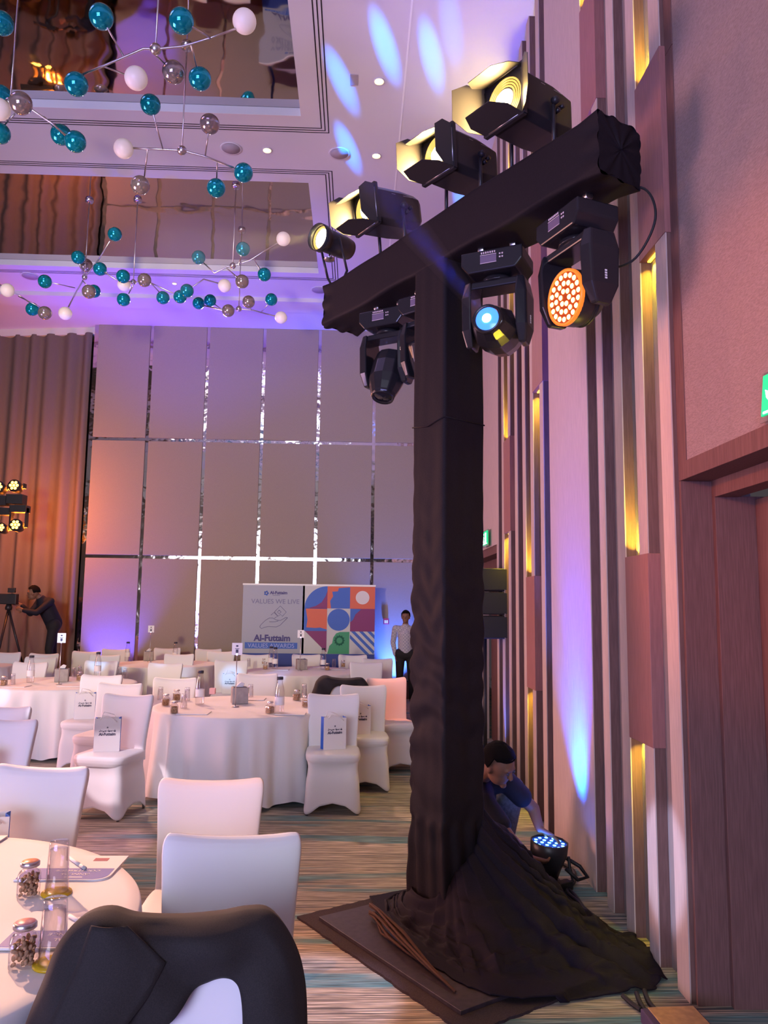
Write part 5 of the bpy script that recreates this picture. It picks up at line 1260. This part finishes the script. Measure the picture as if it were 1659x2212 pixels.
# technician crouching behind the column
tc_ = empty('person', (.86, 5.05, 0), 0, 'person in a navy shirt crouching behind the column, hands on a floor light', 'person')
pers(tc_, dict(head=(.885, 4.86, .735), neck=(.80, 5.02, .64), chest=(.78, 5.20, .52), pelvis=(.78, 5.42, .20), sh_l=(.96, 5.06, .60), sh_r=(.80, 4.88, .50),
    el_l=(1.145, 5.10, .42), el_r=(.93, 4.72, .33), wr_l=(1.17, 5.04, .315), wr_r=(1.06, 4.82, .20), hip_l=(.90, 5.40, .17), hip_r=(.68, 5.40, .17),
    kn_l=(1.06, 5.30, .50), kn_r=(.84, 5.00, .20), an_l=(1.00, 5.36, .09), an_r=(.62, 5.20, .08), toe_l=(1.06, 5.22, .045), toe_r=(.60, 5.05, .05)),
    navy, denim, 1.06, 'short', (.62, -.60, -.50), (.15, -.40, .9), .010, dict(l=((.9, -.3, -.45), (-.1, -.3, -1), .45, 1), r=((.75, .35, -.30), (.6, .6, .2), .5, -1)))
# cameraman
p = fl(135, 1450)
cxm, cym, zr_ = -5.55, 13.9, .42
tag(MB().b2((-7.4, 13.2, 0), (-4.9, 14.5, zr_)).build('camera_riser', M['black_cloth']), 'low black riser in front of the curtain under the cameraman', 'riser')
cm = empty('person', (cxm, cym, zr_), 0, 'person bending over a video camera in front of the curtain', 'person')
pers(cm, dict(head=(cxm-.05, cym-.15, zr_+1.42), neck=(cxm+.04, cym-.08, zr_+1.34), chest=(cxm+.12, cym, zr_+1.20), pelvis=(cxm+.25, cym+.08, zr_+.90), sh_l=(cxm+.24, cym-.10, zr_+1.28), sh_r=(cxm-.04, cym+.12, zr_+1.28),
    el_l=(cxm+.08, cym-.28, zr_+1.08), el_r=(cxm-.16, cym+.06, zr_+1.06), wr_l=(cxm-.14, cym-.28, zr_+1.12), wr_r=(cxm-.28, cym-.02, zr_+1.20), hip_l=(cxm+.30, cym-.04, zr_+.86), hip_r=(cxm+.20, cym+.16, zr_+.86),
    kn_l=(cxm+.26, cym-.1, zr_+.46), kn_r=(cxm+.2, cym+.22, zr_+.46), an_l=(cxm+.32, cym-.06, zr_+.085), an_r=(cxm+.25, cym+.22, zr_+.085)),
    navy, darkt, 1.0, 'long', (-1, -.25, -.15), (0, 0, 1), .014, dict(l=((-1, 0, .3), (0, 1, 0), .6, 1), r=((-1, 0, .3), (0, -1, 0), .6, -1)))
vc = empty('video_camera', (cxm-.46, cym-.13, zr_), 0, 'video camera on a tall tripod in front of the curtain', 'camera')
MB().b2((-.20, -.06, 1.22), (.14, .06, 1.40)).cyl((-.20, 0, 1.31), (-.34, 0, 1.30), .055, .06).build('camera_body', M['blackmetal'], vc, bevel=.01)
MB().b2((.0, -.09, 1.42), (.12, -.03, 1.50)).build('viewfinder', M['blackmetal'], vc, bevel=.006)
MB().lathe([(.05, 1.12), (.06, 1.16), (.04, 1.22)], None, 16).build('tripod_head', M['blackmetal'], vc)
for k in range(3):
    a_ = k*2*PI/3+.4; MB().cyl((0, 0, 1.14), (.34*math.cos(a_), .34*math.sin(a_), 0), .022, .014).build('leg', M['blackmetal'], vc)

# ------------------------------------------------------------------ floor light held by the technician
fc_ = Vector((1.21, 4.98, .0)); fp_ = empty('floor_par_light', fc_, 0, 'black floor light with glowing blue leds leaning at the fins', 'floor light')
dirp = Vector((.06, -.08, 1)).normalized(); Bp = frameM((0, 0, .17), dirp, (0, -1, .1)) @ Matrix.Rotation(-PI/2, 4, 'X')
MB().lathe([(.045, -.15), (.06, -.15), (.085, -.06), (.115, .02), (.118, .085), (.110, .090), (.108, .078)], Bp, 12, False).lathe([(0, -.15), (.06, -.15)], Bp, 12, False).build('housing', M['blackmetal'], fp_)
lp_ = MB().lathe([(0, .076), (.109, .076)], Bp, 24, False).build('lens_plate', mat('par_plate', (.01, .03, .2), .3, emit=.6, ecol=(.02, .12, 1)), fp_)
bled = mat('blue_led', (.2, .5, 1), emit=16, ecol=(.12, .45, 1))
for rr_, n_ in ((.0, 1), (.045, 6), (.085, 12)):
    for k in range(n_): MB().lathe([(0, .0795), (.011, .078)], Bp @ Matrix.Translation((rr_*math.cos(2*PI*k/n_), rr_*math.sin(2*PI*k/n_), 0)), 10, False).build('led_cell', bled, fp_)
yk = MB().tube([Bp @ Vector((.125, 0, .0)), Bp @ Vector((.135, 0, -.06)), Vector((.14, -.03, .03)), Vector((.02, -.06, .012)), Vector((-.11, -.05, .03)), Bp @ Vector((-.135, 0, -.06)), Bp @ Vector((-.125, 0, 0))], .010, 8)
yk.tube([Bp @ Vector((.12, .03, -.02)), Vector((.20, .02, .10)), Vector((.235, -.02, .05)), Vector((.17, -.04, .04)), Vector((.10, -.02, .10))], .012, 8)
yk.build('yoke', M['rubber'], fp_)
src = fc_+Vector((0, 0, .17))+dirp*.11
area('floor_light_glow', src+dirp*.01, src+dirp, .16, .16, (.02, .12, 1), 1.8)
spot('floor_light_blue', src+Vector((.03, .06, .02)), (1.455, 5.25, 2.8), 44, (.0, .02, 1), 1900, 1, .05)
spot('floor_light_blue', src+Vector((.03, .06, .02)), (1.455, 5.24, .95), 62, (.0, .12, 1), 800, 1, .05)
# more blue uplights: far fin group, end wall near the man and below the violet patch
for (loc, tgt, deg, pw, nm) in (((1.34, 7.62, .06), (1.47, 7.72, 1.6), 34, 240, 'fin_uplight_blue'), ((.72, 14.30, .06), (.74, 14.60, 1.3), 64, 1600, 'wall_uplight_blue'), ((-4.50, 14.15, .06), (-4.45, 14.60, 1.5), 70, 900, 'wall_uplight_violet')):
    spot(nm, loc, tgt, deg, (.05, .16, 1) if 'violet' not in nm else (.10, .07, 1), pw, .7, .05)
    u_ = empty('uplight', loc, 0, {'fin_uplight_blue': 'small floor uplight at the far fins', 'wall_uplight_blue': 'small floor uplight behind the standing man', 'wall_uplight_violet': 'small floor uplight under the violet wall patch'}[nm], 'floor light', 'small floor uplights')
    MB().lathe([(.05, -.06), (.06, -.02), (.055, -.012)], None, 16).build('housing', M['blackmetal'], u_)

# ------------------------------------------------------------------ stage haze caught in two lamp beams
def haze_beam(name, p0, d, length, r0, r1, dens, label, color, power, deg):
    d = Vector(d).normalized()
    vm = bpy.data.materials.new(name+'_volume'); vm.use_nodes = True; nt = vm.node_tree
    for n in list(nt.nodes):
        if n.type != 'OUTPUT_MATERIAL': nt.nodes.remove(n)
    vs = nt.nodes.new('ShaderNodeVolumeScatter'); vs.inputs['Color'].default_value = (.95, .95, .95, 1); vs.inputs['Density'].default_value = dens; vs.inputs['Anisotropy'].default_value = .2
    nt.links.new(vs.outputs[0], nt.nodes['Material Output'].inputs['Volume'])
    o = MB().cyl(p0, Vector(p0)+d*length, r0, r1, 24).build('haze', vm); tag(o, label, 'haze', None, 'stuff')
    spot(name, Vector(p0)-d*.01, Vector(p0)+d, deg, color, power, .5, .02)
hw_ = bpy.data.objects
wb_ = Matrix.Translation(HEADS['blue'][0]) @ Matrix.Rotation(HEADS['blue'][1], 4, 'Z') @ Hb
pl = wb_ @ Vector((0, 0, -.215)); dl_ = wb_.to_3x3() @ Vector((0, 0, -1))
haze_beam('blue_beam', pl, dl_, 1.7, .035, .085, .14, 'thin blue lit haze in the beam crossing the column', (.03, .07, 1), 700, 4.5)
dp_ = Vector((-.66, -.70, -.06)).normalized()
haze_beam('par_haze_beam', pp+dp_*.14, Vector((-.95, .25, -.02)), 1.3, .07, .34, .12, 'pale yellow haze glowing left of the round theatre lamp', (1, .72, .25), 260, 24)
